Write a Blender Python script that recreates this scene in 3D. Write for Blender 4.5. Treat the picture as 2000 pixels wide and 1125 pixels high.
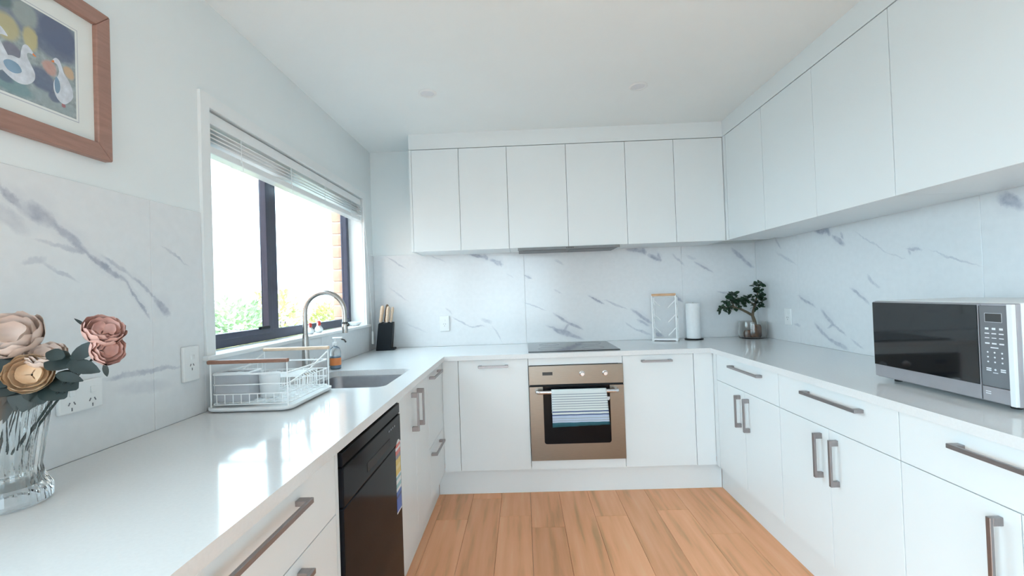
import bpy, bmesh, math, random
from mathutils import Vector, Matrix
random.seed(7)
for o in list(bpy.data.objects): bpy.data.objects.remove(o)
SC = bpy.context.scene
COL = SC.collection
# ------------------------------------------------------------------ camera
YAW, PITCH, ROLL = -.0219, .0135, -.0351
F = Vector((math.sin(YAW)*math.cos(PITCH), math.cos(YAW)*math.cos(PITCH), math.sin(PITCH)))
R0 = Vector((math.cos(YAW), -math.sin(YAW), 0)); U0 = R0.cross(F)
c_, s_ = math.cos(ROLL), math.sin(ROLL)
RT = R0*c_ + U0*s_; UP = U0*c_ - R0*s_
cam = bpy.data.objects.new('camera', bpy.data.cameras.new('camera')); COL.objects.link(cam)
M = Matrix.Identity(4)
for i in range(3):
    M[i][0] = RT[i]; M[i][1] = UP[i]; M[i][2] = -F[i]
M[2][3] = 1.2806
cam.matrix_world = M
cam.data.sensor_width = 36; cam.data.lens = 907.5/2000*36; cam.data.clip_start = .01
SC.camera = cam
# ------------------------------------------------------------------ sky and exposure
SKY = 7.0
W = bpy.data.worlds.new('overcast_sky'); SC.world = W; W.use_nodes = True
bg = W.node_tree.nodes['Background']                      # standard overcast sky: brighter towards the zenith
wn, wl_ = W.node_tree.nodes, W.node_tree.links
tcw = wn.new('ShaderNodeTexCoord'); sxw = wn.new('ShaderNodeSeparateXYZ'); wl_.new(tcw.outputs['Generated'], sxw.inputs[0])
mrw = wn.new('ShaderNodeMapRange'); mrw.inputs['To Min'].default_value = .8; mrw.inputs['To Max'].default_value = 1.2
wl_.new(sxw.outputs['Z'], mrw.inputs['Value'])
mlw = wn.new('ShaderNodeMath'); mlw.operation = 'MULTIPLY'; mlw.inputs[1].default_value = SKY
wl_.new(mrw.outputs[0], mlw.inputs[0]); wl_.new(mlw.outputs[0], bg.inputs['Strength'])
bg.inputs['Color'].default_value = (.68, .885, 1.02, 1)
vs = SC.view_settings
vs.view_transform = 'Standard'; vs.look = 'None'; vs.exposure = 0.50; vs.gamma = 1.0; vs.use_curve_mapping = False

# ------------------------------------------------------------------ materials
MATS = {}
def new_mat(name):
    m = bpy.data.materials.new(name); m.use_nodes = True
    MATS[name] = m
    return m, m.node_tree.nodes, m.node_tree.links, m.node_tree.nodes['Principled BSDF']
def mat(name, col, rough=.4, metal=0, vary=.03, scale=18, stretch=(1, 1, 1), bump=0, spec=.5, coat=0):
    m, N, L, P = new_mat(name)
    tc = N.new('ShaderNodeTexCoord'); mp = N.new('ShaderNodeMapping'); mp.inputs['Scale'].default_value = stretch
    nz = N.new('ShaderNodeTexNoise'); nz.inputs['Scale'].default_value = scale; nz.inputs['Detail'].default_value = 3
    L.new(tc.outputs['Object'], mp.inputs['Vector']); L.new(mp.outputs['Vector'], nz.inputs['Vector'])
    rp = N.new('ShaderNodeValToRGB')
    rp.color_ramp.elements[0].position = .3; rp.color_ramp.elements[1].position = .7
    rp.color_ramp.elements[0].color = tuple(max(0, c*(1-vary)) for c in col)+(1,)
    rp.color_ramp.elements[1].color = tuple(min(1, c*(1+vary)) for c in col)+(1,)
    L.new(nz.outputs['Fac'], rp.inputs['Fac']); L.new(rp.outputs['Color'], P.inputs['Base Color'])
    P.inputs['Roughness'].default_value = rough; P.inputs['Metallic'].default_value = metal
    P.inputs['Specular IOR Level'].default_value = spec
    P.inputs['Coat Weight'].default_value = coat
    if bump:
        b = N.new('ShaderNodeBump'); b.inputs['Strength'].default_value = bump; b.inputs['Distance'].default_value = .002
        L.new(nz.outputs['Fac'], b.inputs['Height']); L.new(b.outputs['Normal'], P.inputs['Normal'])
    return m
def glass_pane(name, tint=(.97, .99, .985)):
    m, N, L, P = new_mat(name)
    tr = N.new('ShaderNodeBsdfTransparent'); tr.inputs['Color'].default_value = tint+(1,)
    gl = N.new('ShaderNodeBsdfGlossy'); gl.inputs['Roughness'].default_value = .03
    lw = N.new('ShaderNodeLayerWeight'); lw.inputs['Blend'].default_value = .5
    pw = N.new('ShaderNodeMath'); pw.operation = 'POWER'; pw.inputs[1].default_value = 5; L.new(lw.outputs['Facing'], pw.inputs[0])
    ml = N.new('ShaderNodeMath'); ml.operation = 'MULTIPLY_ADD'; ml.inputs[1].default_value = .6; ml.inputs[2].default_value = .03; L.new(pw.outputs[0], ml.inputs[0])
    mx = N.new('ShaderNodeMixShader'); L.new(ml.outputs[0], mx.inputs['Fac'])
    L.new(tr.outputs[0], mx.inputs[1]); L.new(gl.outputs[0], mx.inputs[2])
    L.new(mx.outputs[0], N['Material Output'].inputs['Surface'])
    return m
def blobs_mat(name, base, items, axis, warp=.01, wscale=9, rough=.2, gain=1.8, breakup=0, coat=0, base_vary=.02, wrough=.62):
    """flat print: soft elongated marks (a1,z1,a2,z2,halfwidth,strength,colour) in the plane (axis, z)"""
    m, N, L, P = new_mat(name)
    tc = N.new('ShaderNodeTexCoord'); sx = N.new('ShaderNodeSeparateXYZ'); L.new(tc.outputs['Object'], sx.inputs[0])
    cb = N.new('ShaderNodeCombineXYZ'); L.new(sx.outputs[axis], cb.inputs[0]); L.new(sx.outputs[2], cb.inputs[1])
    nz = N.new('ShaderNodeTexNoise'); nz.inputs['Scale'].default_value = wscale; nz.inputs['Detail'].default_value = 6
    nz.inputs['Roughness'].default_value = wrough
    L.new(cb.outputs[0], nz.inputs['Vector'])
    sub = N.new('ShaderNodeVectorMath'); sub.operation = 'SUBTRACT'; sub.inputs[1].default_value = (.5, .5, .5)
    L.new(nz.outputs['Color'], sub.inputs[0])
    sc = N.new('ShaderNodeVectorMath'); sc.operation = 'MULTIPLY'; sc.inputs[1].default_value = (warp*2, warp*2, 0)
    L.new(sub.outputs[0], sc.inputs[0])
    ad = N.new('ShaderNodeVectorMath'); ad.operation = 'ADD'; L.new(cb.outputs[0], ad.inputs[0]); L.new(sc.outputs[0], ad.inputs[1])
    n2 = N.new('ShaderNodeTexNoise'); n2.inputs['Scale'].default_value = wscale*2.6; n2.inputs['Detail'].default_value = 4
    L.new(cb.outputs[0], n2.inputs['Vector'])
    rp = N.new('ShaderNodeValToRGB'); rp.color_ramp.elements[0].position = .3; rp.color_ramp.elements[1].position = .7
    rp.color_ramp.elements[0].color = tuple(c*(1-base_vary) for c in base)+(1,)
    rp.color_ramp.elements[1].color = tuple(min(1, c*(1+base_vary)) for c in base)+(1,)
    L.new(n2.outputs['Fac'], rp.inputs['Fac'])
    cur = rp.outputs['Color']
    for (a1, z1, a2, z2, w, s, col) in items:
        mp = N.new('ShaderNodeMapping'); mp.vector_type = 'TEXTURE'
        ln = math.hypot(a2-a1, z2-z1)/2
        mp.inputs['Location'].default_value = ((a1+a2)/2, (z1+z2)/2, 0)
        mp.inputs['Rotation'].default_value = (0, 0, math.atan2(z2-z1, a2-a1))
        mp.inputs['Scale'].default_value = (max(ln*1.25, w), w, 1)
        L.new(ad.outputs[0], mp.inputs['Vector'])
        g = N.new('ShaderNodeTexGradient'); g.gradient_type = 'SPHERICAL'; L.new(mp.outputs[0], g.inputs[0])
        k = N.new('ShaderNodeMath'); k.operation = 'MULTIPLY'; k.use_clamp = True; k.inputs[1].default_value = gain
        L.new(g.outputs['Fac'], k.inputs[0])
        k2 = N.new('ShaderNodeMath'); k2.operation = 'MULTIPLY'; k2.inputs[1].default_value = s
        L.new(k.outputs[0], k2.inputs[0]); fac = k2.outputs[0]
        if breakup:
            k3 = N.new('ShaderNodeMath'); k3.operation = 'MULTIPLY_ADD'; k3.inputs[1].default_value = breakup*2; k3.inputs[2].default_value = 1-breakup
            L.new(n2.outputs['Fac'], k3.inputs[0])
            k4 = N.new('ShaderNodeMath'); k4.operation = 'MULTIPLY'; L.new(k3.outputs[0], k4.inputs[0]); L.new(fac, k4.inputs[1]); fac = k4.outputs[0]
        mx = N.new('ShaderNodeMix'); mx.data_type = 'RGBA'
        L.new(fac, mx.inputs['Factor']); L.new(cur, mx.inputs['A']); mx.inputs['B'].default_value = tuple(col)+(1,)
        cur = mx.outputs['Result']
    L.new(cur, P.inputs['Base Color']); P.inputs['Roughness'].default_value = rough
    return m
def bands_mat(name, stops, z0, z1, rough=.6, bump=0, noise=0.0):
    """hard printed bands along object z: stops = [(pos 0..1, colour)]"""
    m, N, L, P = new_mat(name)
    tc = N.new('ShaderNodeTexCoord'); sx = N.new('ShaderNodeSeparateXYZ'); L.new(tc.outputs['Object'], sx.inputs[0])
    nz = N.new('ShaderNodeTexNoise'); nz.inputs['Scale'].default_value = 60; L.new(tc.outputs['Object'], nz.inputs['Vector'])
    mr = N.new('ShaderNodeMapRange'); mr.inputs['From Min'].default_value = z0; mr.inputs['From Max'].default_value = z1
    L.new(sx.outputs[2], mr.inputs['Value'])
    ma = N.new('ShaderNodeMath'); ma.operation = 'MULTIPLY_ADD'; ma.inputs[1].default_value = noise; L.new(nz.outputs['Fac'], ma.inputs[0]); L.new(mr.outputs[0], ma.inputs[2])
    rp = N.new('ShaderNodeValToRGB'); rp.color_ramp.interpolation = 'CONSTANT'
    e = rp.color_ramp.elements
    e[0].position = 0; e[0].color = tuple(stops[0][1])+(1,)
    e.remove(e[1])
    for p, c in stops[1:]:
        q = e.new(p); q.color = tuple(c)+(1,)
    L.new(ma.outputs[0], rp.inputs['Fac']); L.new(rp.outputs['Color'], P.inputs['Base Color'])
    P.inputs['Roughness'].default_value = rough
    if bump:
        b = N.new('ShaderNodeBump'); b.inputs['Strength'].default_value = bump; b.inputs['Distance'].default_value = .002
        wv = N.new('ShaderNodeTexWave'); wv.inputs['Scale'].default_value = 60; L.new(tc.outputs['Object'], wv.inputs['Vector'])
        L.new(wv.outputs['Fac'], b.inputs['Height']); L.new(b.outputs['Normal'], P.inputs['Normal'])
    return m
mat('wall_paint', (.835, .875, .88), .6, vary=.012, scale=3)
mat('ceiling_paint', (.91, .945, .945), .7, vary=.01, scale=3)
mat('trim_paint', (.86, .875, .875), .35, vary=.01)
mat('cabinet_white', (.835, .87, .88), .28, vary=.008, scale=2)
mat('quartz', (.80, .805, .805), .10, vary=.02, scale=140)
mat('nickel', (.36, .34, .345), .38, 1, vary=.08, scale=40, stretch=(1, 12, 12))
mat('steel', (.60, .59, .58), .28, 1, vary=.06, scale=30, stretch=(1, 20, 20))
mat('oven_steel', (.28, .255, .22), .30, 1, vary=.05, scale=25, stretch=(1, 20, 20))
mat('sink_steel', (.34, .345, .37), .32, 1, vary=.06, scale=30)
mat('tap_steel', (.46, .44, .42), .26, 1, vary=.06, scale=30)
mat('hood_grey', (.22, .23, .24), .5, .3, vary=.05)
mat('dark_frame', (.045, .05, .085), .4, vary=.1)
mat('black_glass', (.005, .006, .008), .05, vary=.1, spec=.18)
mat('goose_paint', (.66, .71, .78), .6, vary=.16, scale=55)
mat('microwave_glass', (.006, .007, .009), .05, vary=.1, spec=.7)
mat('black_gloss', (.010, .011, .014), .12, vary=.1, spec=.05)
mat('black_matte', (.006, .009, .012), .5, vary=.15, spec=.2)
mat('hob_glass', (.02, .021, .024), .10, vary=.1)
mat('white_plastic', (.84, .85, .85), .35, vary=.01)
mat('white_wire', (.92, .93, .93), .35, vary=.01)
mat('grey_plastic', (.50, .51, .54), .4, vary=.05)
mat('aluminium', (.78, .78, .80), .25, 1, vary=.04)
mat('beech', (.62, .38, .22), .5, vary=.18, scale=25, stretch=(1, 8, 8))
mat('pale_wood', (.74, .55, .40), .5, vary=.15, scale=25, stretch=(1, 8, 8))
mat('brown_wood', (.33, .17, .12), .5, vary=.18, scale=25, stretch=(1, 8, 8))
mat('dark_wood', (.16, .09, .05), .5, vary=.2, scale=25)
mat('frame_wood', (.36, .205, .165), .45, vary=.10, scale=14, stretch=(3, 1, 8), bump=.1)
mat('mat_board', (.80, .83, .81), .8, vary=.01)
mat('mount_line', (.50, .53, .58), .6)
mat('paper', (.86, .87, .88), .85, vary=.02, scale=40, bump=.3)
mat('leaf', (.022, .055, .028), .35, vary=.45, scale=30)
mat('rose_leaf', (.018, .032, .032), .5, vary=.35, scale=25)
mat('bark', (.11, .085, .055), .7, vary=.3, scale=40, bump=.5)
mat('soil', (.13, .055, .025), .8, vary=.5, scale=60, bump=.8)
mat('petal_pale', (.84, .68, .60), .6, vary=.12, scale=20)
mat('petal_peach', (.86, .64, .44), .6, vary=.14, scale=20)
mat('petal_pink', (.78, .48, .42), .6, vary=.18, scale=20)
mat('red_glaze', (.55, .05, .04), .3, vary=.1)
mat('orange_label', (.80, .26, .08), .5, vary=.1)
mat('blue_soap', (.25, .38, .52), .2, vary=.1)
mat('brick_face', (.66, .37, .26), .8, vary=.22, scale=9, bump=.5)
mat('mortar', (.62, .55, .48), .9, vary=.08, bump=.4)
mat('hedge_leaf', (.60, .58, .26), .6, vary=.5, scale=2.2)
mat('hedge_leaf_dark', (.42, .52, .32), .6, vary=.5, scale=2.2)
mat('patio', (.17, .18, .17), .9, vary=.1, scale=1.2)
mat('panel_grey', (.17, .175, .19), .3, vary=.05)
mat('mark_white', (.85, .86, .9), .5)
mat('mark_dark', (.05, .05, .05), .5)
mat('silver_front', (.44, .425, .45), .3, .6, vary=.03)
mat('slot_dark', (.03, .03, .03), .6)
mat('rubber', (.02, .02, .02), .7)
mat('lens_frost', (.78, .79, .82), .4, vary=.01)
glass_pane('window_glass')
def real_glass(name, col=(1, 1, 1), rough=0.0, ior=1.45):
    m, N, L, P = new_mat(name)
    nz = N.new('ShaderNodeTexNoise'); nz.inputs['Scale'].default_value = 30
    b = N.new('ShaderNodeBump'); b.inputs['Strength'].default_value = .05; b.inputs['Distance'].default_value = .002
    L.new(nz.outputs['Fac'], b.inputs['Height']); L.new(b.outputs['Normal'], P.inputs['Normal'])
    P.inputs['Base Color'].default_value = col+(1,); P.inputs['Transmission Weight'].default_value = 1
    P.inputs['Roughness'].default_value = rough; P.inputs['IOR'].default_value = ior
    return m
real_glass('crystal', (.93, .95, .95)); real_glass('bowl_glass', (.96, .95, .93)); real_glass('clear_bottle', (.92, .95, .97))
VEIN = (.40, .42, .50)
VB=[(-1.039,1.606,-0.898,1.510,0.0040,0.35),(-1.022,1.364,-0.887,1.257,0.0040,0.25),(-0.811,1.630,-0.701,1.602,0.0040,0.25),(-0.701,1.602,-0.580,1.546,0.0040,0.22),(-0.408,1.603,-0.278,1.574,0.0110,0.60),(-0.286,1.594,-0.255,1.554,0.0120,0.60),(-0.236,1.553,-0.143,1.510,0.0120,0.60),(-0.165,1.546,-0.151,1.495,0.0060,0.50),(-0.113,1.446,-0.060,1.405,0.0040,0.15),(0.020,1.426,0.078,1.396,0.0060,0.60),(0.012,1.214,0.174,1.145,0.0040,0.35),(-0.591,1.195,-0.546,1.146,0.0050,0.30),(-0.535,1.118,-0.411,1.047,0.0050,0.40),(-0.419,1.044,-0.297,1.040,0.0050,0.40),(-0.322,1.095,-0.245,1.069,0.0100,0.30),(-0.234,1.037,-0.171,0.918,0.0040,0.30),(-0.916,1.084,-0.752,1.015,0.0050,0.15),(0.186,1.031,0.339,0.948,0.0090,0.60),(0.236,1.120,0.347,1.045,0.0070,0.60),(0.259,1.535,0.320,1.493,0.0080,0.25),(0.243,1.304,0.297,1.278,0.0060,0.20),(0.339,1.049,0.447,0.995,0.0070,0.60),(0.347,1.045,0.302,0.980,0.0070,0.50),(0.271,0.997,0.444,0.921,0.0120,0.55),(0.503,1.247,0.621,1.181,0.0050,0.65),(0.630,1.208,0.787,1.140,0.0060,0.35),(0.833,1.130,0.973,1.024,0.0090,0.60),(0.873,1.051,0.957,1.005,0.0080,0.45),(0.775,1.035,0.843,0.986,0.0050,0.30),(0.836,0.986,0.962,0.935,0.0070,0.40),(0.993,0.946,1.058,0.920,0.0100,0.50),(0.805,1.597,0.947,1.568,0.0130,0.60),(0.925,1.600,0.951,1.552,0.0110,0.60),(0.970,1.548,1.065,1.497,0.0130,0.65),(1.040,1.553,1.061,1.494,0.0060,0.50),(1.152,1.545,1.238,1.460,0.0060,0.30),(1.324,1.476,1.448,1.397,0.0060,0.45),(1.606,1.567,1.698,1.470,0.0120,0.50),(1.679,1.486,1.757,1.417,0.0100,0.50),(1.148,1.233,1.219,1.179,0.0060,0.60),(1.481,1.248,1.569,1.233,0.0050,0.35),(1.256,1.525,1.332,1.495,0.0070,0.20)]
VR=[(3.279,1.608,3.215,1.530,0.0070,0.30),(3.268,1.503,3.051,1.411,0.0070,0.25),(2.842,1.602,2.712,1.584,0.0150,0.65),(2.733,1.599,2.701,1.553,0.0100,0.60),(2.683,1.548,2.590,1.491,0.0110,0.55),(2.614,1.562,2.600,1.524,0.0060,0.40),(2.504,1.548,2.275,1.408,0.0030,0.25),(2.284,1.411,2.190,1.380,0.0030,0.20),(2.182,1.429,2.097,1.414,0.0050,0.45),(2.173,1.421,2.161,1.398,0.0050,0.35),(2.046,1.402,1.845,1.328,0.0030,0.35),(2.434,1.319,2.388,1.265,0.0080,0.30),(2.401,1.276,2.349,1.249,0.0050,0.25),(2.554,1.249,2.432,1.171,0.0060,0.45),(3.032,1.205,2.874,1.140,0.0070,0.45),(2.808,1.121,2.696,1.028,0.0100,0.50),(2.708,1.042,2.610,0.989,0.0060,0.40),(2.763,1.020,2.691,1.043,0.0060,0.40),(2.877,1.034,2.754,0.955,0.0090,0.45),(2.772,0.960,2.599,0.914,0.0090,0.45),(2.572,0.968,2.483,0.928,0.0050,0.30),(3.097,1.023,3.035,1.011,0.0070,0.30),(1.761,1.582,1.674,1.523,0.0170,0.60)]
VL=[(0.997,1.556,1.037,1.525,0.0070,0.70),(1.033,1.527,1.115,1.493,0.0150,0.55),(1.107,1.501,1.200,1.429,0.0090,0.55),(1.071,1.448,1.200,1.429,0.0050,0.30),(1.191,1.434,1.310,1.359,0.0060,0.65),(1.242,1.427,1.335,1.376,0.0050,0.35),(1.335,1.376,1.428,1.306,0.0040,0.45),(1.310,1.359,1.394,1.250,0.0040,0.60),(1.420,1.306,1.479,1.253,0.0100,0.60),(1.038,1.394,1.091,1.406,0.0060,0.30),(1.086,1.399,1.167,1.351,0.0040,0.30),(0.976,1.519,1.048,1.465,0.0140,0.25),(1.454,1.471,1.565,1.417,0.0030,0.35),(1.245,1.089,1.409,1.087,0.0060,0.40),(1.352,1.088,1.520,1.079,0.0050,0.40),(1.281,1.054,1.469,1.028,0.0150,0.20),(0.941,1.614,0.997,1.556,0.0070,0.60)]

def marble(name, veins, axis, seed_faint):
    rnd = random.Random(seed_faint)
    it = [(a, z, b, y, w*1.7, min(1, s*1.25), VEIN) for a, z, b, y, w, s in veins]+[(a, z+w*.6, b, y+w*.6, w*4.5, s*.22, VEIN) for a, z, b, y, w, s in veins if s > .4]
    return blobs_mat(name, (.80, .812, .825), it, axis, warp=.022, wscale=13, rough=.16, gain=2.0, breakup=.95, base_vary=.018, wrough=.74)
marble('marble_back', VB, 0, 1); marble('marble_right', VR, 1, 2); marble('marble_left', VL, 1, 3)
# oak boards
m, N, L, P = new_mat('oak_board')
tc = N.new('ShaderNodeTexCoord'); oi = N.new('ShaderNodeObjectInfo')
off = N.new('ShaderNodeMath'); off.operation = 'MULTIPLY'; off.inputs[1].default_value = 37.0; L.new(oi.outputs['Random'], off.inputs[0])
cbx = N.new('ShaderNodeCombineXYZ'); L.new(off.outputs[0], cbx.inputs[0]); L.new(off.outputs[0], cbx.inputs[1])
adv = N.new('ShaderNodeVectorMath'); adv.operation = 'ADD'; L.new(tc.outputs['Object'], adv.inputs[0]); L.new(cbx.outputs[0], adv.inputs[1])
def nzs(scale, st, detail=4):
    mp = N.new('ShaderNodeMapping'); mp.inputs['Scale'].default_value = st; L.new(adv.outputs[0], mp.inputs['Vector'])
    n = N.new('ShaderNodeTexNoise'); n.inputs['Scale'].default_value = scale; n.inputs['Detail'].default_value = detail
    L.new(mp.outputs[0], n.inputs['Vector']); return n.outputs['Fac']
rp = N.new('ShaderNodeValToRGB'); e = rp.color_ramp.elements
e[0].position = .25; e[0].color = (.62, .32, .16, 1); e[1].position = .60; e[1].color = (.95, .47, .26, 1)
q = e.new(.45); q.color = (.90, .43, .225, 1); q = e.new(.8); q.color = (.97, .58, .34, 1)
L.new(nzs(5, (4.0, .28, 1), 5), rp.inputs['Fac'])
r2 = N.new('ShaderNodeValToRGB'); e = r2.color_ramp.elements
e[0].position = .60; e[0].color = (0, 0, 0, 1); e[1].position = .74; e[1].color = (.55, .55, .55, 1)
L.new(nzs(3.2, (3.4, .38, 1), 3), r2.inputs['Fac'])
mx = N.new('ShaderNodeMix'); mx.data_type = 'RGBA'; L.new(r2.outputs['Color'], mx.inputs['Factor']); L.new(rp.outputs['Color'], mx.inputs['A']); mx.inputs['B'].default_value = (.46, .30, .15, 1)
hs = N.new('ShaderNodeHueSaturation'); L.new(mx.outputs['Result'], hs.inputs['Color'])
vr = N.new('ShaderNodeMapRange'); vr.inputs['To Min'].default_value = .92; vr.inputs['To Max'].default_value = 1.07; L.new(oi.outputs['Random'], vr.inputs['Value']); L.new(vr.outputs[0], hs.inputs['Value'])
L.new(hs.outputs['Color'], P.inputs['Base Color']); P.inputs['Roughness'].default_value = .5; P.inputs['Specular IOR Level'].default_value = .3

# ------------------------------------------------------------------ mesh helpers
class MB:
    def __init__(s): s.v = []; s.f = []
    def add(s, vs, fs, M=None):
        o = len(s.v)
        s.v += [tuple(M @ Vector(p)) if M else tuple(p) for p in vs]
        s.f += [tuple(i+o for i in f) for f in fs]
        return s
    def box(s, x0, x1, y0, y1, z0, z1, M=None):
        v = [(x, y, z) for z in (z0, z1) for y in (y0, y1) for x in (x0, x1)]
        return s.add(v, [(0, 2, 3, 1), (4, 5, 7, 6), (0, 1, 5, 4), (2, 6, 7, 3), (0, 4, 6, 2), (1, 3, 7, 5)], M)
    def tube(s, pts, r, n=8, closed=False, caps=True, M=None):
        P = [Vector(p) for p in pts]; k = len(P)
        rs = r if isinstance(r, (list, tuple)) else [r]*k
        v = []; nrm = None
        for i in range(k):
            a = P[i-1] if (i > 0 or closed) else P[i]; b = P[(i+1) % k] if (i < k-1 or closed) else P[i]
            t = (b-a).normalized()
            if nrm is None:
                nrm = t.cross(Vector((0, 0, 1)) if abs(t.z) < .9 else Vector((1, 0, 0))).normalized()
            else:
                nrm = (nrm - t*nrm.dot(t))
                nrm = nrm.normalized() if nrm.length > 1e-6 else t.orthogonal().normalized()
            bn = t.cross(nrm)
            for j in range(n):
                q = 2*math.pi*j/n
                v.append(P[i] + (nrm*math.cos(q)+bn*math.sin(q))*rs[i])
        f = []
        for i in range(k if closed else k-1):
            for j in range(n):
                a = i*n+j; b = i*n+(j+1) % n; c = ((i+1) % k)*n+(j+1) % n; d = ((i+1) % k)*n+j
                f.append((a, b, c, d))
        if caps and not closed:
            f.append(tuple(range(n-1, -1, -1))); f.append(tuple((k-1)*n+j for j in range(n)))
        return s.add(v, f, M)
    def lathe(s, prof, n=24, M=None):
        v = []; f = []
        for r, z in prof:
            for j in range(n):
                q = 2*math.pi*j/n; v.append((max(r, 1e-5)*math.cos(q), max(r, 1e-5)*math.sin(q), z))
        for i in range(len(prof)-1):
            for j in range(n):
                f.append((i*n+j, i*n+(j+1) % n, (i+1)*n+(j+1) % n, (i+1)*n+j))
        return s.add(v, f, M)
    def prism(s, poly, h0, h1, M=None):
        n = len(poly)
        v = [(x, y, h0) for x, y in poly]+[(x, y, h1) for x, y in poly]
        f = [tuple(range(n-1, -1, -1)), tuple(range(n, 2*n))]+[(i, (i+1) % n, n+(i+1) % n, n+i) for i in range(n)]
        return s.add(v, f, M)
    def mesh(s, name):
        me = bpy.data.meshes.new(name); me.from_pydata(s.v, [], s.f)
        bm = bmesh.new(); bm.from_mesh(me)
        bmesh.ops.remove_doubles(bm, verts=bm.verts, dist=1e-5)
        bmesh.ops.recalc_face_normals(bm, faces=bm.faces); bm.to_mesh(me); bm.free()
        return me
def link(name, me, mt, parent=None, bevel=0, smooth=None, seg=2):
    o = bpy.data.objects.new(name, me); COL.objects.link(o)
    if not me.materials: me.materials.append(MATS[mt])
    if parent: o.parent = parent
    if bevel:
        b = o.modifiers.new('bevel', 'BEVEL'); b.width = bevel; b.segments = seg; b.limit_method = 'ANGLE'; b.harden_normals = False
    if smooth:
        for p in me.polygons: p.use_smooth = True
        me.set_sharp_from_angle(angle=math.radians(smooth))
    return o
def obj(name, mb, mt, parent=None, bevel=0, smooth=None, seg=2):
    return link(name, mb.mesh(name), mt, parent, bevel, smooth, seg)
def tag(o, label, cat, group=None):
    o['label'] = label; o['category'] = cat
    if group: o['group'] = group
    return o
def thing(name, label, cat, loc=(0, 0, 0), rotz=0, group=None):
    o = bpy.data.objects.new(name, None); COL.objects.link(o); o.location = loc; o.rotation_euler = (0, 0, rotz)
    o.empty_display_size = .05
    return tag(o, label, cat, group)
def struct(o, label=None, cat=None):
    o['kind'] = 'structure'
    if label: o['label'] = label
    if cat: o['category'] = cat
    return o
def bx(*a): return MB().box(*a)
def rrect(x0, x1, y0, y1, r, n=6):
    p = []
    for cx, cy, a in ((x1-r, y1-r, 0), (x0+r, y1-r, 90), (x0+r, y0+r, 180), (x1-r, y0+r, 270)):
        for i in range(n+1):
            q = math.radians(a+90*i/n); p.append((cx+r*math.cos(q), cy+r*math.sin(q)))
    return p
def arc(c, r, a0, a1, n, ax=(1, 0, 0), ay=(0, 0, 1)):
    c = Vector(c); ax = Vector(ax); ay = Vector(ay)
    return [c+ax*r*math.cos(math.radians(a0+(a1-a0)*i/n))+ay*r*math.sin(math.radians(a0+(a1-a0)*i/n)) for i in range(n+1)]
XZ = Matrix(((1, 0, 0, 0), (0, 0, -1, 0), (0, 1, 0, 0), (0, 0, 0, 1)))     # (a,b,h) -> (a,-h,b): shape drawn in the x-z plane

# ------------------------------------------------------------------ dimensions of the room (metres)
XL, XR, YF = -.532, 1.185, 2.966            # faces of the left, right and back cabinet runs
WL, WR, WB = -1.143, 1.777, 3.565           # faces of the marble on the three walls
ZK, ZD, ZT, ZC = .162, .707, .868, 2.417    # kick top, drawer line, front top, ceiling
ZU, ZUT = 1.598, 2.307                      # upper doors bottom, top
YU, XU = 3.207, 1.407                       # upper door faces
YR = -2.6                                   # rear wall of the room
OY0, OY1, OZ0, OZ1 = 1.689, 3.352, 1.098, 2.012   # window opening
H = math.pi/2
# ------------------------------------------------------------------ setting
fl = struct(obj('floor', bx(WL-.1, WR+.1, YR, WB+.1, -.08, -.0115), 'mortar'), 'oak laminate floor laid in long boards between the cabinet runs', 'floor')
pm = {}
def plank_mesh(w, l):
    k = (round(w, 3), round(l, 3))
    if k not in pm: pm[k] = bx(.0006, w-.0006, .0006, l-.0006, -.0105, 0).mesh('plank')
    return pm[k]
PW, PL = .182, 1.3
i = 0; x = -.60-PW*3+.06
rnd = random.Random(5)
while x < WR:
    y = YR - rnd.random()*PL
    while y < WB:
        y0, y1 = max(y, YR), min(y+PL, WB)
        x1 = min(x+PW, WR)
        if y1-y0 > .02:
            p = link('plank', plank_mesh(x1-x, y1-y0), 'oak_board', fl, bevel=.0012, seg=1); p.location = (x, y0, 0)
        y += PL
    x += PW
struct(obj('ceiling', bx(WL-.1, WR+.1, YR, WB+.1, ZC, ZC+.08), 'ceiling_paint'), 'smooth white ceiling over the kitchen', 'ceiling')
wb = struct(obj('wall_back', bx(WL-.1, WR+.1, WB+.004, WB+.13, 0, ZC), 'wall_paint'), 'white back wall with marble splashback behind the cooktop', 'wall')
wr = struct(obj('wall_right', bx(WR+.004, WR+.13, YR, WB+.13, 0, ZC), 'wall_paint'), 'white right wall with marble splashback behind the microwave', 'wall')
b = MB()
DO0, DO1, DOZ = -2.4, .35, 2.15   # glazed garden door in the same wall, behind the viewer
b.box(WL-.117, WL-.004, YR, DO0, 0, ZC).box(WL-.117, WL-.004, DO0, DO1, DOZ, ZC).box(WL-.117, WL-.004, DO1, OY0, 0, ZC).box(WL-.117, WL-.004, OY1, WB+.13, 0, ZC)
b.box(WL-.117, WL-.004, OY0, OY1, 0, OZ0-.018).box(WL-.117, WL-.004, OY0, OY1, OZ1, ZC)
wl = struct(obj('wall_left', b, 'wall_paint'), 'white left wall with the window and marble splashback', 'wall')
b = MB()
b.box(WL-.1, -.85, YR-.1, YR, 0, ZC).box(.65, WR+.1, YR-.1, YR, 0, ZC).box(-.85, .65, YR-.1, YR, 2.12, ZC)
struct(obj('wall_rear', b, 'wall_paint'), 'white rear wall with a wide opening behind the viewer', 'wall')
ZM = 1.612
def panel(par, mt, *a): return obj('marble_panel', bx(*a), mt, par, bevel=.0012, seg=1)
for a, c in ((WL, .0195), (.0205, 1.2195), (1.2205, WR)): panel(wb, 'marble_back', a, c, WB, WB+.006, .9, ZM)
for a, c in ((3.0305, WB), (1.8305, 3.0295), (.6305, 1.8295)): panel(wr, 'marble_right', WR, WR+.006, a, c, .9, ZM)
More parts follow.
